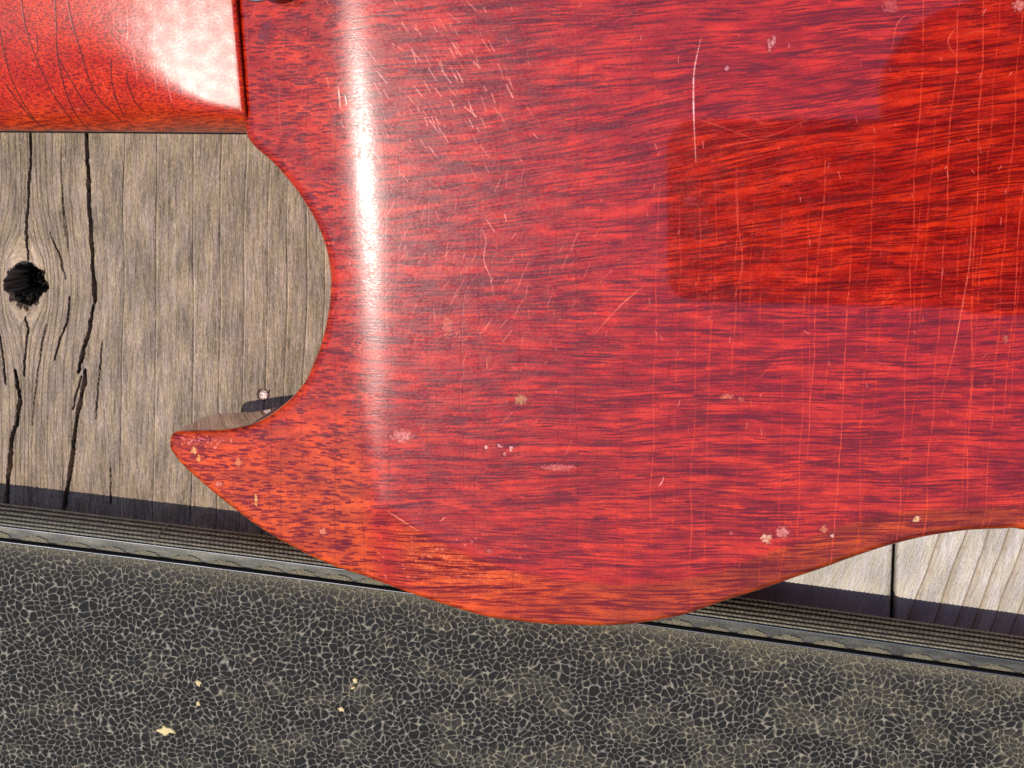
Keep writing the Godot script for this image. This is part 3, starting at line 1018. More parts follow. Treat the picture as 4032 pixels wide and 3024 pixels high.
	for s in [
		[Vector2(1.69, 3.57), 1.5, 1.2, Color8(196, 150, 90), 0.75],
		[Vector2(-14.32, -12.11), 1.1, 2.8, Color8(240, 130, 95), 0.55],
		[Vector2(-24.48, 12.11), 2.6, 1.5, Color8(240, 150, 135), 0.75],
		[Vector2(9.84, 18.35), 4.0, 0.8, Color8(240, 130, 115), 0.65],
		[Vector2(-0.34, 14.47), 0.5, 0.7, Color8(250, 190, 175), 0.8],
		[Vector2(-5.96, 14.29), 0.5, 0.5, Color8(250, 190, 175), 0.8],
		[Vector2(-2.89, 13.91), 0.6, 0.4, Color8(250, 190, 175), 0.7],
		[Vector2(-1.87, 15.74), 0.35, 0.5, Color8(250, 190, 175), 0.8],
		[Vector2(46.05, 2.04), 1.6, 0.6, Color8(240, 140, 90), 0.7],
		[Vector2(49.00, 2.49), 0.7, 0.7, Color8(240, 150, 100), 0.5],
		[Vector2(58.52, 31.63), 1.6, 1.5, Color8(226, 150, 140), 0.75],
		[Vector2(55.10, 32.97), 1.3, 1.2, Color8(238, 200, 160), 0.8],
		[Vector2(67.33, 30.56), 0.9, 0.9, Color8(226, 150, 100), 0.7],
		[Vector2(69.04, 32.14), 0.5, 0.5, Color8(250, 220, 200), 0.8],
		[Vector2(86.68, 27.97), 0.9, 0.7, Color8(246, 214, 150), 0.85],
		[Vector2(47.65, 31.95), 0.5, 0.6, Color8(210, 110, 110), 0.7],
		[Vector2(37.47, -39.74), 1.6, 0.7, Color8(190, 80, 90), 0.5],
		[Vector2(38.46, -38.77), 2.4, 0.5, Color8(200, 90, 90), 0.4],
		[Vector2(53.27, -71.29), 0.6, 1.4, Color8(246, 190, 180), 0.6],
		[Vector2(54.01, -72.03), 0.5, 1.2, Color8(246, 190, 180), 0.6],
		[Vector2(44.65, -66.66), 0.6, 0.5, Color8(230, 190, 190), 0.7],
		[Vector2(77.13, -78.75), 1.8, 1.6, Color8(226, 120, 110), 0.5],
		[Vector2(-53.82, -73.96), 1.5, 1.2, Color8(120, 40, 60), 0.6],
		[Vector2(-53.25, -76.38), 1.4, 1.0, Color8(110, 30, 50), 0.5],
		[Vector2(102.30, -78.46), 1.4, 1.2, Color8(240, 180, 170), 0.6],
		[Vector2(-74.42, 17.94), 0.9, 0.9, Color8(246, 190, 110), 0.85],
		[Vector2(-73.41, 19.83), 0.6, 1.0, Color8(240, 170, 80), 0.8],
		[Vector2(-63.56, 20.12), 1.0, 1.2, Color8(240, 150, 90), 0.7],
		[Vector2(-59.51, 28.71), 0.5, 1.4, Color8(240, 190, 100), 0.8],
		[Vector2(-43.47, 34.95), 0.8, 0.8, Color8(244, 160, 120), 0.7],
		[Vector2(-68.53, 25.54), 1.2, 0.6, Color8(244, 150, 120), 0.7],
		[Vector2(-5.19, 37.71), 0.7, 0.5, Color8(230, 150, 140), 0.5],
		[Vector2(103.09, -11.21), 0.6, 0.9, Color8(200, 140, 110), 0.6]
	]:
		cv.fleck(s[0] + Vector2(-0.08, -0.05), s[1] * 1.25 + 0.15, s[2] * 1.25 + 0.15, Color8(96, 10, 10), 0.55, 0.05, noise, 0.3)
		cv.fleck(s[0], s[1], s[2], s[3], s[4], 0.25, noise, 0.3)
	# the rubbed tip and lower edge of the horn
	for q in 70:
		var at: Vector2 = Vector2(-78.23, 16.13).lerp(Vector2(-67.90, 15.36), rng.randf()) + Vector2(rng.randfn(0.0, 1.6), rng.randfn(0.0, 0.9))
		cv.fleck(at, rng.randf_range(0.15, 0.55), rng.randf_range(0.1, 0.35), Color8(226, 120, 112), rng.randf_range(0.3, 0.75), 0.2, noise, 0.9)
	for q in 110:
		var at := Vector2(rng.randfn(-18.0, 9.0), rng.randfn(41.0, 4.0))
		cv.fleck(at, rng.randf_range(0.12, 0.4), rng.randf_range(0.1, 0.3), Color8(240, 150, 135), rng.randf_range(0.2, 0.5), 0.1, noise, 0.9)


func check(cv: Canvas, x: float, z0: float, z1: float, c: Color, strength: float) -> void:
	var pts := PackedVector2Array()
	var lean := rng.randfn(-0.02, 0.018)
	var z := z0
	var s := rng.randf() * 100.0
	while z < z1:
		pts.append(Vector2(x + lean * (z - z0) + 0.35 * noise.get_noise_2d(z / 24.0, s) + 0.07 * noise.get_noise_2d(z / 4.0, s), z))
		z += 1.2
	for i in pts.size() - 1:
		var fade := minf(1.0, minf(i, pts.size() - 2 - i) / 6.0 + 0.15) * (0.65 + 0.5 * noise.get_noise_2d(i * 0.35, s))
		cv.stroke(pts[i], pts[i + 1], 0.015, c, clampf(strength * fade, 0.0, 1.0), 0.12 * fade)


func build_body(guitar: Node3D, mat: Material, cv: Canvas) -> void:
	var edge_a := smooth(PackedVector2Array([Vector2(-29.28, 48.23), Vector2(-35.93, 45.89), Vector2(-41.93, 43.61), Vector2(-46.76, 41.77), Vector2(-52.39, 39.22), Vector2(-57.81, 36.53), Vector2(-64.36, 32.37), Vector2(-70.70, 27.84), Vector2(-73.82, 25.41), Vector2(-76.61, 23.17), Vector2(-78.50, 21.42), Vector2(-79.94, 19.75), Vector2(-80.99, 18.15), Vector2(-81.03, 15.99), Vector2(-79.87, 14.24), Vector2(-76.31, 13.66), Vector2(-72.54, 13.39), Vector2(-67.43, 12.96), Vector2(-62.35, 11.89), Vector2(-58.18, 10.33), Vector2(-54.80, 8.29), Vector2(-50.64, 4.87), Vector2(-47.16, 0.87), Vector2(-45.01, -3.50), Vector2(-42.91, -8.52), Vector2(-41.33, -14.74), Vector2(-40.59, -21.11), Vector2(-40.74, -24.59), Vector2(-41.60, -29.17), Vector2(-43.69, -34.43), Vector2(-46.41, -38.98), Vector2(-49.25, -42.81), Vector2(-53.52, -47.33), Vector2(-57.00, -50.15), Vector2(-58.83, -52.16), Vector2(-59.51, -53.86), Vector2(-59.81, -58.46), Vector2(-60.18, -64.44), Vector2(-60.74, -74.33), Vector2(-61.28, -86.39)]), 5)
	var seam := smooth(PackedVector2Array([Vector2(-29.28, 48.23), Vector2(-29.02, 42.96), Vector2(-29.18, 38.72), Vector2(-29.34, 35.03), Vector2(-29.51, 31.87), Vector2(-29.68, 28.72), Vector2(-29.85, 26.10), Vector2(-30.03, 23.49), Vector2(-30.21, 21.41), Vector2(-30.39, 19.54), Vector2(-30.58, 18.08), Vector2(-30.67, 17.04), Vector2(-30.76, 16.01), Vector2(-30.85, 14.97), Vector2(-30.94, 13.94), Vector2(-31.03, 13.11), Vector2(-31.12, 12.07), Vector2(-31.21, 10.83), Vector2(-31.40, 9.18), Vector2(-31.58, 7.54), Vector2(-31.77, 5.89), Vector2(-31.93, 2.81), Vector2(-32.19, -0.78), Vector2(-32.44, -4.86), Vector2(-32.68, -9.65), Vector2(-33.11, -15.73), Vector2(-33.53, -21.78), Vector2(-33.79, -25.09), Vector2(-34.03, -29.59), Vector2(-34.36, -34.58), Vector2(-34.59, -39.35), Vector2(-34.84, -43.01), Vector2(-35.08, -47.25), Vector2(-35.24, -49.90), Vector2(-35.31, -51.86), Vector2(-35.49, -53.53), Vector2(-35.62, -58.22), Vector2(-35.82, -64.06), Vector2(-36.17, -73.72), Vector2(-36.64, -86.39)]), 5)
	var edge_b := smooth(PackedVector2Array([Vector2(-29.28, 48.23), Vector2(-26.76, 49.21), Vector2(-17.71, 51.90), Vector2(-8.39, 54.03), Vector2(-0.98, 54.93), Vector2(7.12, 55.38), Vector2(16.61, 55.34), Vector2(23.79, 54.86), Vector2(29.90, 53.89), Vector2(34.36, 52.77), Vector2(38.10, 51.80), Vector2(45.51, 48.90), Vector2(50.98, 46.93), Vector2(56.53, 44.97), Vector2(61.84, 42.82), Vector2(67.51, 40.66), Vector2(72.56, 38.54), Vector2(78.36, 36.20), Vector2(83.65, 34.30), Vector2(89.03, 32.71), Vector2(93.72, 31.66), Vector2(97.92, 30.92), Vector2(101.36, 30.62), Vector2(104.99, 30.41), Vector2(109.19, 30.39), Vector2(120.00, 33.50), Vector2(132.00, 36.50), Vector2(150.00, 43.50), Vector2(170.00, 54.00), Vector2(190.00, 64.00), Vector2(212.00, 73.00), Vector2(236.00, 78.50), Vector2(260.00, 79.00), Vector2(282.00, 73.00), Vector2(302.00, 60.00), Vector2(318.00, 42.00), Vector2(330.00, 18.00), Vector2(338.00, -10.00), Vector2(343.00, -40.00), Vector2(345.00, -65.00), Vector2(345.50, -86.39)]), 4)
	# half the rim: from the neck joint round the horn to the end of the body
	for k in edge_a.size():
		outline.append(edge_a[edge_a.size() - 1 - k])
	for k in range(1, edge_b.size()):
		outline.append(edge_b[k])
	for k in outline.size():
		var t := (outline[mini(k + 1, outline.size() - 1)] - outline[maxi(k - 1, 0)]).normalized()
		outward.append(Vector2(-t.y, t.x))
	var half := acc()
	patch(half, seam, edge_a, 44, cv, true)
	patch_right(half, seam, edge_b, cv, true)
	patch(half, seam, edge_a, 8, cv, false)
	patch_right(half, seam, edge_b, cv, false)
	# the side wall, going down from the rim
	var steps := PackedFloat32Array([0.0, 1.0, 4.0, 10.0, 18.0, 100.0, 101.0, 102.0])
	var p := PackedVector3Array()
	var n := PackedVector3Array()
	var uv := PackedVector2Array()
	var m := outline.size()
	for r in steps.size():
		for k in m:
			var o := outline[k]
			var low := front_low(o.x, o.y)
			var y := back(o.x, o.y) - ROUND - steps[r]
			var nn := Vector3(outward[k].x, 0, outward[k].y)
			if steps[r] >= 100.0:
				y = low + [1.5, 0.4, 0.0][int(steps[r]) - 100]
				nn = (nn + Vector3(0, [0.0, -1.0, -4.0][int(steps[r]) - 100], 0)).normalized()
			else:
				y = maxf(y, low + 1.5)
			p.append(Vector3(o.x, y, o.y))
			n.append(nn)
			uv.append(cv.uv(o.x + outward[k].x * steps[mini(r, 5)] * 0.2, o.y + outward[k].y * steps[mini(r, 5)] * 0.2))
	add_sheet(half, m, steps.size(), p, uv, -1, n)
	# the other half mirrors it across the centre line
	var whole := half.duplicate(true)
	var first: int = half.v.size()
	for k in first:
		var v: Vector3 = half.v[k]
		whole.v.append(Vector3(v.x, v.y, 2.0 * CENTRE * MM - v.z))
		var w: Vector3 = half.n[k]
		whole.n.append(Vector3(w.x, w.y, -w.z))
		whole.uv.append(half.uv[k] + Vector2(0.37, 0.21))
		whole.c.append(Color.WHITE)
	for k in range(0, half.i.size(), 3):
		whole.i.append(first + half.i[k])
		whole.i.append(first + half.i[k + 2])
		whole.i.append(first + half.i[k + 1])
	for k in whole.v.size():
		whole.v[k].y -= TILT * whole.v[k].z
		whole.n[k] = (whole.n[k] + Vector3(0, 0, TILT * whole.n[k].y)).normalized()
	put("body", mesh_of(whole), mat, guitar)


# How low the front lies: full thickness, but bevelled thin where it rests on the case.
func front_low(x: float, z: float) -> float:
	var over := z - (CASE_AT.y + tan(CASE_TURN) * (x - CASE_AT.x))
	return lerpf(-34.5, CASE_TOP + 1.9, sstep(-15.0, -8.0, over))


# y and normal of a point of the back, rounded over at the rim.
func rimmed(x: float, z: float, near_rim: bool) -> Array:
	var y := back(x, z)
	var n := back_normal(x, z)
	if near_rim:
		var q := near(outline, Vector2(x, z))
		if q.x < ROUND:
			var i := mini(int(q.y), outline.size() - 2)
			var o := outward[i].lerp(outward[i + 1], q.y - i).normalized()
			var c := 1.0 - q.x / ROUND
			y -= ROUND * (1.0 - sqrt(maxf(0.0, 1.0 - c * c)))
			n = (n * sqrt(maxf(0.0, 1.0 - c * c)) + Vector3(o.x, 0, o.y) * c).normalized()
	return [y, n]


# Horn and cutaway: from the crease line out to the rim.
func patch(a: Dictionary, from: PackedVector2Array, to: PackedVector2Array, nv: int, cv: Canvas, upper: bool) -> void:
	var p := PackedVector3Array()
	var n := PackedVector3Array()
	var uv := PackedVector2Array()
	for r in nv:
		var t := 1.0 - pow(1.0 - r / (nv - 1.0), 2.3)
		for k in to.size():
			var q := from[k].lerp(to[k], t)
			var yn := rimmed(q.x, q.y, t > 0.45 or q.y > 26.0) if upper else [front_low(q.x, q.y), Vector3.DOWN]
			p.append(Vector3(q.x, yn[0], q.y))
			n.append(yn[1])
			uv.append(cv.uv(q.x, q.y))
	add_sheet(a, to.size(), nv, p, uv, 1 if upper else -1, n)


# The rest of the body: columns from the rim up to the centre line, the first one along the crease.
func patch_right(a: Dictionary, seam: PackedVector2Array, edge: PackedVector2Array, cv: Canvas, upper: bool) -> void:
	var nu := edge.size()
	var nv := seam.size()
	var p := PackedVector3Array()
	var n := PackedVector3Array()
	var uv := PackedVector2Array()
	var s0 := seam[0].y
	var s1 := seam[nv - 1].y
	for r in nv:
		for k in nu:
			var own := minf(1.0, k / (nu - 1.0) * 9.0)
			var t := lerpf((s0 - seam[r].y) / (s0 - s1), pow(r / (nv - 1.0), 2.6), own)
			var x := edge[k].x + (seam[r].x - seam[0].x) * (1.0 - own)
			var z := lerpf(edge[k].y, s1, t)
			var yn := rimmed(x, z, t < 0.4 or x > 200.0) if upper else [front_low(x, z), Vector3.DOWN]
			p.append(Vector3(x, yn[0], z))
			n.append(yn[1])
			uv.append(cv.uv(x, z))
	add_sheet(a, nu, nv, p, uv, 1 if upper else -1, n)


func build_neck(guitar: Node3D) -> void:
	var cv := Canvas.new(-150.0, -125.0, -52.0, -48.0, 0.15)
	var dark := Color8(96, 8, 10)
	cv.dull.resize(cv.w * cv.h)
	for j in cv.h:
		var z := cv.z0 + (j + 0.5) * cv.step
		for i in cv.w:
			var x := cv.x0 + (i + 0.5) * cv.step
			var k := j * cv.w + i
			var zz := z + 0.4 * noise.get_noise_2d(x / 11.0, z / 6.0) + 0.1 * noise.get_noise_2d(x / 2.0, z)
			var low := sstep(-62.0, -55.0, z)
			var pa := noise.get_noise_2d(x / lerpf(1.25, 5.0, low) + 30.0, zz / 0.46)
			var pb := noise.get_noise_2d(x / lerpf(2.6, 9.0, low), zz / 0.8 + 90.0)
			var f := noise.get_noise_2d(x / 0.7, zz / 0.36 + 40.0)
			var fig := noise.get_noise_2d(x / 14.0, zz / 8.0 + 60.0)
			var br := clampf(0.5 + 0.4 * fig + 0.3 * f, 0.0, 1.0)
			var dk := minf(1.0, 0.75 * sstep(0.12, 0.5, pa) + 0.4 * sstep(0.2, 0.6, pb))
			cv.r[k] = lerpf(lerpf(0.72, 0.86, br) + 0.03 * low, dark.r, dk * 0.75)
			cv.g[k] = lerpf(lerpf(0.14, 0.225, br) + 0.07 * low, dark.g, dk * 0.75)
			cv.b[k] = lerpf(lerpf(0.055, 0.07, br) - 0.03 * low, dark.b, dk * 0.75)
			cv.hgt[k] = 0.6 - 0.16 * dk + 0.1 * f + 0.12 * noise.get_noise_2d(x * 0.9, z * 0.7)
			cv.dull[k] = clampf(0.355 + 0.018 * noise.get_noise_2d(x * 0.8 + 4.0, z * 1.3) + 0.035 * noise.get_noise_2d(x / 5.0, z / 4.0 + 8.0) + 0.03 * dk, 0.2, 0.7)
	for s in [
		PackedVector2Array([Vector2(-115.13, -76.92), Vector2(-114.63, -69.86), Vector2(-113.63, -63.78), Vector2(-111.50, -56.64), Vector2(-109.99, -54.08)]),
		PackedVector2Array([Vector2(-109.14, -82.86), Vector2(-108.68, -76.85), Vector2(-107.25, -70.81), Vector2(-105.22, -63.73), Vector2(-103.30, -58.65), Vector2(-102.36, -55.60)]),
		PackedVector2Array([Vector2(-100.94, -84.75), Vector2(-101.10, -78.78), Vector2(-101.69, -72.78), Vector2(-101.77, -68.76), Vector2(-101.61, -62.70), Vector2(-101.14, -58.64), Vector2(-100.22, -55.08)]),
		PackedVector2Array([Vector2(-97.95, -82.73), Vector2(-97.31, -77.74), Vector2(-96.25, -72.73), Vector2(-95.57, -68.71), Vector2(-94.99, -64.69), Vector2(-93.55, -60.64), Vector2(-91.52, -58.10), Vector2(-90.52, -56.38)]),
		PackedVector2Array([Vector2(-101.51, -69.76), Vector2(-99.76, -65.72), Vector2(-98.03, -61.17), Vector2(-96.85, -58.63)]),
		PackedVector2Array([Vector2(-115.97, -64.81), Vector2(-114.00, -60.73), Vector2(-112.03, -56.85)]),
		PackedVector2Array([Vector2(-88.72, -69.67), Vector2(-89.55, -64.65), Vector2(-89.52, -60.12), Vector2(-89.19, -57.59)]),
		PackedVector2Array([Vector2(-106.31, -74.83), Vector2(-106.34, -71.81)]),
		PackedVector2Array([Vector2(-85.54, -66.64), Vector2(-85.20, -61.61), Vector2(-84.04, -58.58)])
	]:
		cv.path(smooth(s, 5), 0.05, Color8(60, 18, 16), 0.85, 0.3)
	for s in [
		PackedVector2Array([Vector2(-77.35, -82.95), Vector2(-77.76, -77.11), Vector2(-78.31, -70.26), Vector2(-78.91, -62.37)]),
		PackedVector2Array([Vector2(-72.92, -82.90), Vector2(-72.94, -76.09), Vector2(-72.85, -69.24), Vector2(-72.66, -62.34)]),
		PackedVector2Array([Vector2(-76.03, -70.24), Vector2(-75.92, -64.34), Vector2(-75.64, -60.38)]),
		PackedVector2Array([Vector2(-83.87, -80.11), Vector2(-84.02, -76.20), Vector2(-84.22, -73.75)]),
		PackedVector2Array([Vector2(-69.89, -68.23), Vector2(-69.82, -60.35)]),
		PackedVector2Array([Vector2(-60.25, -81.77), Vector2(-60.25, -74.02), Vector2(-60.13, -67.18), Vector2(-60.06, -58.34)]),
		PackedVector2Array([Vector2(-83.17, -71.28), Vector2(-82.97, -68.33), Vector2(-82.97, -65.36)])
	]:
		cv.path(smooth(s, 5), 0.02, Color8(232, 150, 140), 0.55, 0.2)
	for q in 40:
		var at := Vector2(rng.randf_range(-112.0, -64.0), rng.randf_range(-84.0, -58.0))
		var turn := rng.randfn(1.3, 0.5)
		cv.stroke(at, at + Vector2(cos(turn), sin(turn)) * rng.randf_range(0.3, 1.4), 0.03, Color8(240, 150, 140), rng.randf_range(0.2, 0.6), 0.1)
	var m := StandardMaterial3D.new()
	m.albedo_texture = cv.color_texture()
	m.roughness = 1.0
	m.roughness_texture = cv.grey_texture(cv.dull)
	m.metallic_specular = 0.38
	m.clearcoat_enabled = true
	m.clearcoat = 0.07
	m.clearcoat_roughness = 0.2
	m.heightmap_enabled = true
	m.heightmap_texture = cv.grey_texture(cv.hgt)
	m.heightmap_scale = 0.004

	var zc := -86.39
	var end := -59.21
	var nu := 90
	var nv := 96
	var p := PackedVector3Array()
	var uv := PackedVector2Array()
	for r in nv + 1:
		# across the neck, from the lower edge over the crown to the upper edge
		var t := cos(PI * minf(r, nv) / nv)
		for i in nu:
			var s := i / (nu - 1.0)
			var x := lerpf(-420.0, end, 1.0 - pow(1.0 - s, 2.2))
			var w := lerpf(30.6, 32.36, clampf((x + 240.0) / 180.0, 0.0, 1.0))
			var boxy := sstep(-106.0, -60.0, x)
			var power := lerpf(2.1, 8.0, boxy * boxy)
			var low := -21.0
			var crown := -10.3 + 0.133 * maxf(-14.0, x + 150.0)
			var y := low + (crown - low) * pow(maxf(0.0, 1.0 - pow(absf(t), power)), lerpf(0.50, 0.46, boxy))
			# the heel is planed flat
			var flat := -2.6 - 0.05 * (zc + t * w + 70.0) + 0.01 * (x + 60.0)
			var gap := clampf(0.5 + 0.5 * (y - flat) / 2.0, 0.0, 1.0)
			y = lerpf(y, flat, gap) - 2.0 * gap * (1.0 - gap)
			var q := end - x
			if q < 0.8:
				y -= 0.35 * pow(1.0 - q / 0.8, 2.0)
			p.append(Vector3(x + 0.05 * (t * w - 20.0) * boxy, y, zc + t * w))
			uv.append(cv.uv(x, zc + t * w))
	for i in nu:  # close the last row on itself
		p[nv * nu + i] = p[(nv - 1) * nu + i]
	var a := acc()
	add_sheet(a, nu, nv, p.slice(0, nu * nv), uv.slice(0, nu * nv), 1)
	# end face of the heel, and the underside
	var ep := PackedVector3Array()
	var eu := PackedVector2Array()
	for q in 2:
		for r in nv:
			var at := p[r * nu + nu - 1]
			ep.append(Vector3(at.x + 0.05, at.y if q == 0 else -24.0, at.z))
			eu.append(cv.uv(at.x, at.z))
	add_sheet(a, nv, 2, ep, eu, -1)
	ep = PackedVector3Array(); eu = PackedVector2Array()
	for q in 2:
		for i in nu:
			var at := p[(0 if q == 0 else nv - 1) * nu + i]
			ep.append(Vector3(at.x, -21.6, at.z))
			eu.append(cv.uv(at.x, at.z))
	add_sheet(a, nu, 2, ep, eu, -1)
	put("neck", mesh_of(a), m, guitar)

	var ba := acc()
	var bp := PackedVector3Array()
	var bu := PackedVector2Array()
	for q in [Vector2(-1.0, -27.5), Vector2(-1.0, -22.6), Vector2(-0.98, -22.0), Vector2(0.98, -22.0), Vector2(1.0, -22.6), Vector2(1.0, -27.5), Vector2(-1.0, -27.5)]:
		for i in 40:
			var x := lerpf(-420.0, end - 0.5, i / 39.0)
			var w := lerpf(30.6, 32.36, clampf((x + 240.0) / 180.0, 0.0, 1.0)) + 0.35
			bp.append(Vector3(x, q.y, zc + q.x * w))
			bu.append(Vector2(x, q.y) * 0.01)
	add_sheet(ba, 40, 7, bp, bu, -1)
	put("fingerboard", mesh_of(ba), matte(Color(0.10, 0.06, 0.05), 0.6), guitar)


# ---------------------------------------------------------------- small things and the photographer

func build_small_things() -> void:
	var pale := matte(Color(0.82, 0.73, 0.52), 0.9)
	var n := 0
	for c in [
		["largest pale chip on the black case, near its lower left", Vector2(-89.25, 91.96), 1.9, 1.0, 0.25],
		["pale oval chip above the largest one on the case", Vector2(-80.69, 79.30), 0.85, 0.75, 0.3],
		["small white chip just below the pale oval chip on the case", Vector2(-80.85, 84.65), 0.45, 0.5, 0.4],
		["yellowish chip at the head of the row of chips on the case", Vector2(-41.17, 77.18), 0.6, 0.5, 0.3],
		["thin pale chip second in the row of chips on the case", Vector2(-41.78, 78.96), 0.6, 0.35, 0],
		["flat tan chip at the foot of the row of chips on the case", Vector2(-44.74, 84.60), 0.7, 0.45, 0.2]
	]:
		var o := thing("wood_chip", c[0], "wood chip", Vector3(c[1].x, CASE_TOP + 0.35, c[1].y), "pale chips on the case")
		var a := acc()
		var p := PackedVector3Array()
		var uv := PackedVector2Array()
		for r in 4:
			for i in 13:
				var t := TAU * i / 12.0
				var rad: float = (1.0 + 0.5 * noise.get_noise_2d(cos(t) * 1.9 + n * 9.0, sin(t) * 1.9) + 0.25 * noise.get_noise_2d(i * 3.3, n * 5.0 + 2.0) * float(i % 12 != 0)) * [0.0, 0.75, 1.0, 1.0][r]
				p.append(Vector3(cos(t) * rad * c[2], [0.55, 0.5, 0.35, -0.25][r] + (0.12 * noise.get_noise_2d(cos(t) * 2.0, n) if r else 0.0), sin(t) * rad * c[3]))
				uv.append(Vector2(t, r))
		add_sheet(a, 13, 4, p, uv, 1)
		var chip := put("chip", mesh_of(a), pale, o)
		chip.rotation.y = -c[4]
		n += 1


# A body as one smooth surface: tapered bones joined by a soft minimum, meshed as surface nets.
func bone_mesh(bones: Array, cell: float, soft: float) -> ArrayMesh:
	var lo := Vector3.INF
	var hi := -Vector3.INF
	for b in bones:
		var grow: float = maxf(b[2], b[3]) + 2.0 * cell + soft
		lo = lo.min(b[0] - Vector3.ONE * grow).min(b[1] - Vector3.ONE * grow)
		hi = hi.max(b[0] + Vector3.ONE * grow).max(b[1] + Vector3.ONE * grow)
	var n := Vector3i(((hi - lo) / cell).ceil()) + Vector3i.ONE
	var f := PackedFloat32Array()
	f.resize(n.x * n.y * n.z)
	f.fill(100.0)
	for b in bones:
		var a: Vector3 = b[0]
		var ab: Vector3 = b[1] - a
		var ra: float = b[2]
		var rb: float = b[3]
		var reach := maxf(ra, rb) + 2.0 * cell + soft
		var i0 := Vector3i(((a.min(b[1]) - Vector3.ONE * reach - lo) / cell).floor()).clamp(Vector3i.ZERO, n - Vector3i.ONE)
		var i1 := Vector3i(((a.max(b[1]) + Vector3.ONE * reach - lo) / cell).ceil()).clamp(Vector3i.ZERO, n - Vector3i.ONE)
		var l := maxf(ab.length_squared(), 1e-6)
		for z in range(i0.z, i1.z + 1):
			for y in range(i0.y, i1.y + 1):
				for x in range(i0.x, i1.x + 1):
					var p := lo + Vector3(x, y, z) * cell
					var t := clampf((p - a).dot(ab) / l, 0.0, 1.0)
					var d := p.distance_to(a + ab * t) - lerpf(ra, rb, t)
					var k := (z * n.y + y) * n.x + x
					var h := clampf(0.5 + 0.5 * (f[k] - d) / soft, 0.0, 1.0)
					f[k] = lerpf(f[k], d, h) - soft * h * (1.0 - h)
	var at := PackedInt32Array()
	at.resize(f.size())
	at.fill(-1)
	var out := acc()
	var steps := PackedInt32Array([0, 1, n.x, n.x + 1, n.x * n.y, n.x * n.y + 1, n.x * n.y + n.x, n.x * n.y + n.x + 1])
	for z in n.z - 1:
		for y in n.y - 1:
			for x in n.x - 1:
				var k := (z * n.y + y) * n.x + x
				var inside := 0
				for q in 8:
					if f[k + steps[q]] < 0.0:
						inside += 1
				if inside == 0 or inside == 8:
					continue
				var sum := Vector3.ZERO
				var many := 0
				for e in [[0, 1], [2, 3], [4, 5], [6, 7], [0, 2], [1, 3], [4, 6], [5, 7], [0, 4], [1, 5], [2, 6], [3, 7]]:
					var fa := f[k + steps[e[0]]]
					var fb := f[k + steps[e[1]]]
					if (fa < 0.0) != (fb < 0.0):
						var t := fa / (fa - fb)
						var pa := Vector3(e[0] & 1, (e[0] >> 1) & 1, e[0] >> 2)
						var pb := Vector3(e[1] & 1, (e[1] >> 1) & 1, e[1] >> 2)
						sum += pa.lerp(pb, t)
						many += 1
				at[k] = out.v.size()
				out.v.append((lo + (Vector3(x, y, z) + sum / many) * cell) * MM)
				out.n.append(Vector3(f[k + 1] - f[k] + f[k + steps[7]] - f[k + steps[6]], f[k + steps[2]] - f[k] + f[k + steps[7]] - f[k + steps[5]], f[k + steps[4]] - f[k] + f[k + steps[7]] - f[k + steps[3]]).normalized())
				out.uv.append(Vector2(x, y) * 0.1)
				out.c.append(Color.WHITE)
	var s1 := [1, n.x, n.x * n.y]
	for z in range(1, n.z - 1):
		for y in range(1, n.y - 1):
			for x in range(1, n.x - 1):
				var k := (z * n.y + y) * n.x + x
				for axis in 3:
					var other: int = k + s1[axis]
					if (f[k] < 0.0) == (f[other] < 0.0):
						continue
					var u: int = s1[(axis + 1) % 3]
					var v: int = s1[(axis + 2) % 3]
					var q := [at[k - u - v], at[k - v], at[k], at[k - u]]
					if q.has(-1):
						continue
					if f[k] < 0.0:
						out.i.append_array(PackedInt32Array([q[0], q[2], q[1], q[0], q[3], q[2]]))
					else:
						out.i.append_array(PackedInt32Array([q[0], q[1], q[2], q[0], q[2], q[3]]))
	return mesh_of(out)


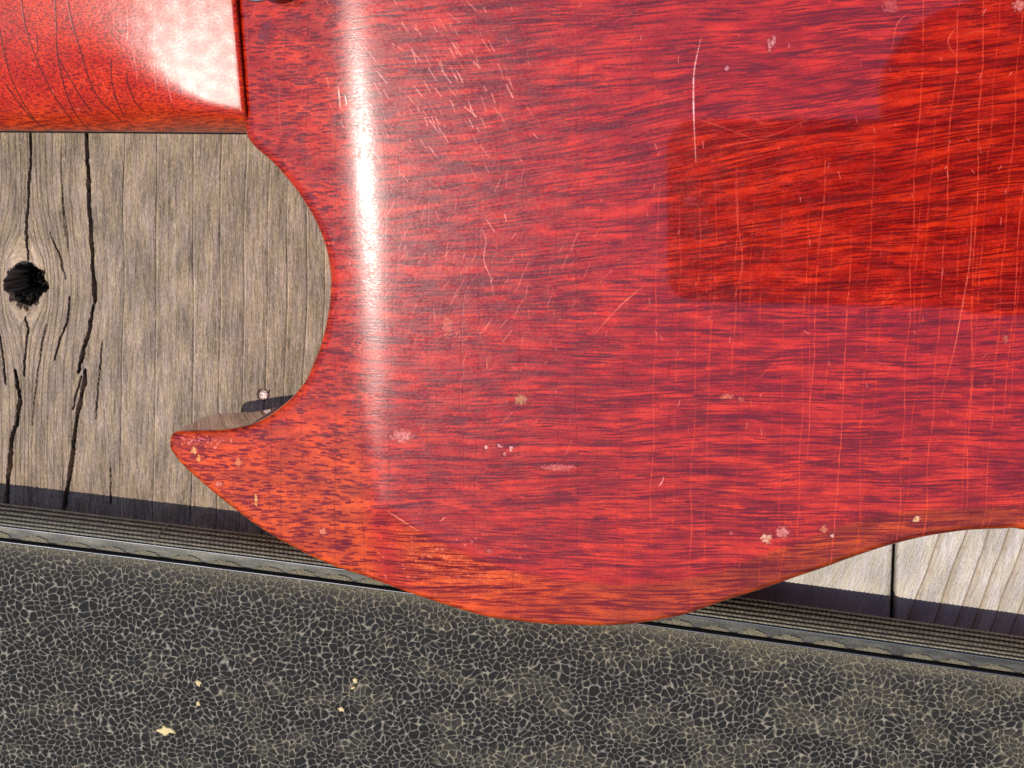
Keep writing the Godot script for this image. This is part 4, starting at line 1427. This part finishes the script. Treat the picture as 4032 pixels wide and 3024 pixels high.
# Whoever takes the picture kneels at the right and is mirrored, with the phone, in the lacquer.
func build_photographer() -> void:
	var frame := Transform3D(Basis(Vector3(0.992921, -0.118777, -0.000000), Vector3(-0.017271, -0.144378, -0.989372), Vector3(0.117515, 0.982368, -0.145408)), Vector3(38.779896, 324.181437, -47.984533))
	var phone := thing("phone", "black phone held level above the guitar, mirrored in its lacquer", "phone", frame * Vector3(67.0, -37.0, 7.0))
	phone.basis = frame.basis
	var a := acc()
	slab(a, Vector3(80.5, 39.0, 4.0), 11.0)
	put("case_back", mesh_of(a), matte(Color(0.035, 0.035, 0.04), 0.6), phone)
	a = acc()
	slab(a, Vector3(78.5, 37.0, 0.4), 10.0)
	var screen := put("screen", mesh_of(a), matte(Color(0.02, 0.02, 0.025), 0.1), phone)
	screen.position = Vector3(0, 0, 4.2) * MM
	for q in [Vector2(-67.0, 5.0), Vector2(-48.0, 16.0)]:
		a = acc()
		lathe(a, [Vector2(0.0, 0.6), Vector2(5.2, 0.6), Vector2(5.6, 1.8), Vector2(7.0, 2.0), Vector2(7.3, 1.4), Vector2(7.4, 0.0)], Vector3.ZERO, 28)
		var lens_ring := put("lens", mesh_of(a), matte(Color(0.03, 0.03, 0.035), 0.15), phone)
		lens_ring.position = Vector3(q.x, q.y, -4.0) * MM
		lens_ring.rotation.x = -PI / 2.0

	var person := thing("person", "person in dark clothes kneeling beside the guitar and holding the phone", "person", Vector3(430.0, DECK, -30.0))
	var origin := Vector3(430.0, DECK, -30.0)
	var shift := Vector3(-6, 0, 30)
	var grip := Transform3D(frame.basis, frame * Vector3(0, -11, 0))
	var hip := Vector3(590, 190, -60) + shift
	var chest := Vector3(450, 480, -60) + shift

	var head := Vector3(275, 650, -90) + shift
	var palm := grip * Vector3(168, -32, 12)
	var wrist := grip * Vector3(226, -68, 18)
	var elbow := Vector3(440, 250, -290) + shift
	var shoulder := Vector3(420, 545, -245) + shift
	var shoulder_b := Vector3(430, 545, 120) + shift
	var elbow_b := Vector3(450, 270, 190) + shift
	var wrist_b := Vector3(400, 120, 40) + shift
	var clothes := []
	for b in [
		[hip, chest, 135, 130], [chest, Vector3(410, 545, -60) + shift, 130, 95], [shoulder, shoulder_b, 62, 62], [shoulder, elbow, 58, 46], [elbow, wrist.lerp(elbow, 0.06), 45, 31],
		[shoulder_b, elbow_b, 58, 46], [elbow_b, wrist_b, 45, 30],
		[hip + Vector3(0, -20, -85), Vector3(370, 35, -150) + shift, 92, 66], [hip + Vector3(0, -20, 85), Vector3(370, 35, 30) + shift, 92, 66],
		[Vector3(370, 22, -150) + shift, Vector3(700, -5, -130) + shift, 62, 42], [Vector3(370, 22, 30) + shift, Vector3(700, -5, 10) + shift, 62, 42],
	]:
		clothes.append([b[0] - origin, b[1] - origin, float(b[2]), float(b[3])])
	var cloth := matte(Color(0.05, 0.055, 0.07), 0.95)
	put("clothing", bone_mesh(clothes, 15.0, 30.0), cloth, person)
	var skin_mat := matte(Color(0.62, 0.43, 0.34), 0.6)
	var look := Vector3(-0.62, -0.78, 0.05).normalized()
	var up := (Vector3(-0.75, 0.62, 0.0) - look * Vector3(-0.75, 0.62, 0.0).dot(look)).normalized()
	var across := look.cross(up)
	var face := []
	for b in [
		[Vector3(385, 560, -70) + shift, head - look * 25.0 - up * 40.0, 55, 52], [head - look * 20.0 + up * 25.0, head + up * 20.0 + look * 15.0, 80, 72], [head - up * 10.0 + look * 15.0, head - up * 70.0 + look * 35.0, 66, 40],
		[head + look * 84.0 + up * 5.0, head + look * 100.0 - up * 22.0, 8, 13], [head + look * 72.0 - up * 52.0 - across * 18.0, head + look * 72.0 - up * 52.0 + across * 18.0, 9, 9],
		[head + across * 80.0 + up * 12.0, head + across * 84.0 - up * 24.0, 14, 9], [head - across * 80.0 + up * 12.0, head - across * 84.0 - up * 24.0, 14, 9],
		[head + look * 78.0 + up * 24.0 - across * 34.0, head + look * 78.0 + up * 24.0 + across * 34.0, 9, 9],
	]:
		face.append([b[0] - origin, b[1] - origin, float(b[2]), float(b[3])])
	put("head", bone_mesh(face, 6.0, 14.0), skin_mat, person)
	for q in [-1.0, 1.0]:
		var ball := SphereMesh.new()
		ball.radius = 0.0115
		ball.height = 0.023
		ball.radial_segments = 16
		ball.rings = 8
		var eye := put("eye", ball, matte(Color(0.75, 0.72, 0.68), 0.2), person)
		eye.position = (head + look * 72.0 + up * 6.0 + across * 31.0 * q - origin) * MM
	var hair := []
	for b in [[head - look * 34.0 + up * 50.0, head + look * 25.0 + up * 58.0, 72, 58], [head - look * 50.0 + up * 25.0, head - look * 62.0 - up * 20.0, 74, 58]]:
		hair.append([b[0] - origin, b[1] - origin, float(b[2]), float(b[3])])
	put("hair", bone_mesh(hair, 8.0, 14.0), matte(Color(0.10, 0.07, 0.05), 0.8), person)
	# the hand round the far end of the phone: fingers below it, thumb on the screen
	var hand := []
	for b in [
		[Vector3(226, -68, 18), Vector3(196, -48, 14), 26, 27], [Vector3(202, -74, 14), Vector3(180, -82, 10), 22, 17], [Vector3(190, -64, 10), Vector3(164, -62, 8), 19, 13], [Vector3(192, -40, 10), Vector3(166, -38, 6), 20, 14], [Vector3(192, -16, 10), Vector3(168, -12, 6), 19, 13],
		[Vector3(164, 2, 2), Vector3(146, 15, -8), 10.5, 9.5], [Vector3(146, 15, -8), Vector3(124, 13, -12), 9.5, 8.5], [Vector3(124, 13, -12), Vector3(106, 6, -9), 8.5, 7.5],
		[Vector3(164, -16, -2), Vector3(142, -10, -13), 10.5, 9.5], [Vector3(142, -10, -13), Vector3(116, -12, -12), 9.5, 8.5], [Vector3(116, -12, -12), Vector3(97, -17, -9), 8.5, 7.5],
		[Vector3(164, -36, -2), Vector3(141, -33, -13), 10, 9.2], [Vector3(141, -33, -13), Vector3(117, -34, -12), 9.2, 8.2], [Vector3(117, -34, -12), Vector3(100, -38, -9), 8.2, 7.4],
		[Vector3(164, -56, -1), Vector3(145, -54, -12), 9, 8.2], [Vector3(145, -54, -12), Vector3(126, -55, -11), 8.2, 7.4], [Vector3(126, -55, -11), Vector3(113, -57, -9), 7.4, 6.6],
		[Vector3(196, -58, 22), Vector3(172, -50, 30), 16, 12], [Vector3(172, -50, 30), Vector3(146, -38, 25), 12, 10.5], [Vector3(146, -38, 25), Vector3(128, -30, 21), 10.5, 8.5],
	]:
		hand.append([grip * (b[0] as Vector3) - origin, grip * (b[1] as Vector3) - origin, float(b[2]), float(b[3])])
	put("hand", bone_mesh(hand, 3.6, 4.0), skin_mat, person)
	var other := []
	for b in [
		[wrist_b + Vector3(6, -6, 12), wrist_b + Vector3(-30, -12, -14), 27, 24], [wrist_b + Vector3(-30, -10, -20), wrist_b + Vector3(-62, -22, -40), 24, 17],
		[wrist_b + Vector3(-58, -16, -20), wrist_b + Vector3(-98, -34, -30), 9.5, 7.5], [wrist_b + Vector3(-60, -20, -38), wrist_b + Vector3(-104, -42, -52), 10, 7.5],
		[wrist_b + Vector3(-56, -26, -54), wrist_b + Vector3(-94, -50, -74), 9.5, 7.5], [wrist_b + Vector3(-50, -30, -64), wrist_b + Vector3(-76, -52, -88), 8.5, 7.0],
		[wrist_b + Vector3(-22, -12, 8), wrist_b + Vector3(-62, -32, 14), 13, 9],
	]:
		other.append([b[0] - origin, b[1] - origin, float(b[2]), float(b[3])])
	put("hand", bone_mesh(other, 4.0, 5.0), skin_mat, person)


# A slab with rounded corners, lying in its own xy plane: half sizes, corner radius.
func slab(a: Dictionary, half: Vector3, corner: float) -> void:
	var ring := PackedVector2Array()
	for q in 4:
		for k in 9:
			var t := PI / 2.0 * (q + k / 8.0)
			var c := Vector2([1, -1, -1, 1][q] * (half.x - corner), [1, 1, -1, -1][q] * (half.y - corner))
			ring.append(c + Vector2(cos(t), sin(t)) * corner)
	ring.append(ring[0])
	var p := PackedVector3Array()
	var uv := PackedVector2Array()
	for row in [[0.0, 1.0], [0.975, 1.0], [1.0, 0.7], [1.0, -0.7], [0.975, -1.0], [0.0, -1.0]]:
		for q in ring:
			p.append(Vector3(q.x * row[0], q.y * row[0], half.z * row[1]))
			uv.append(q * 0.01)
	add_sheet(a, ring.size(), 6, p, uv, -1)
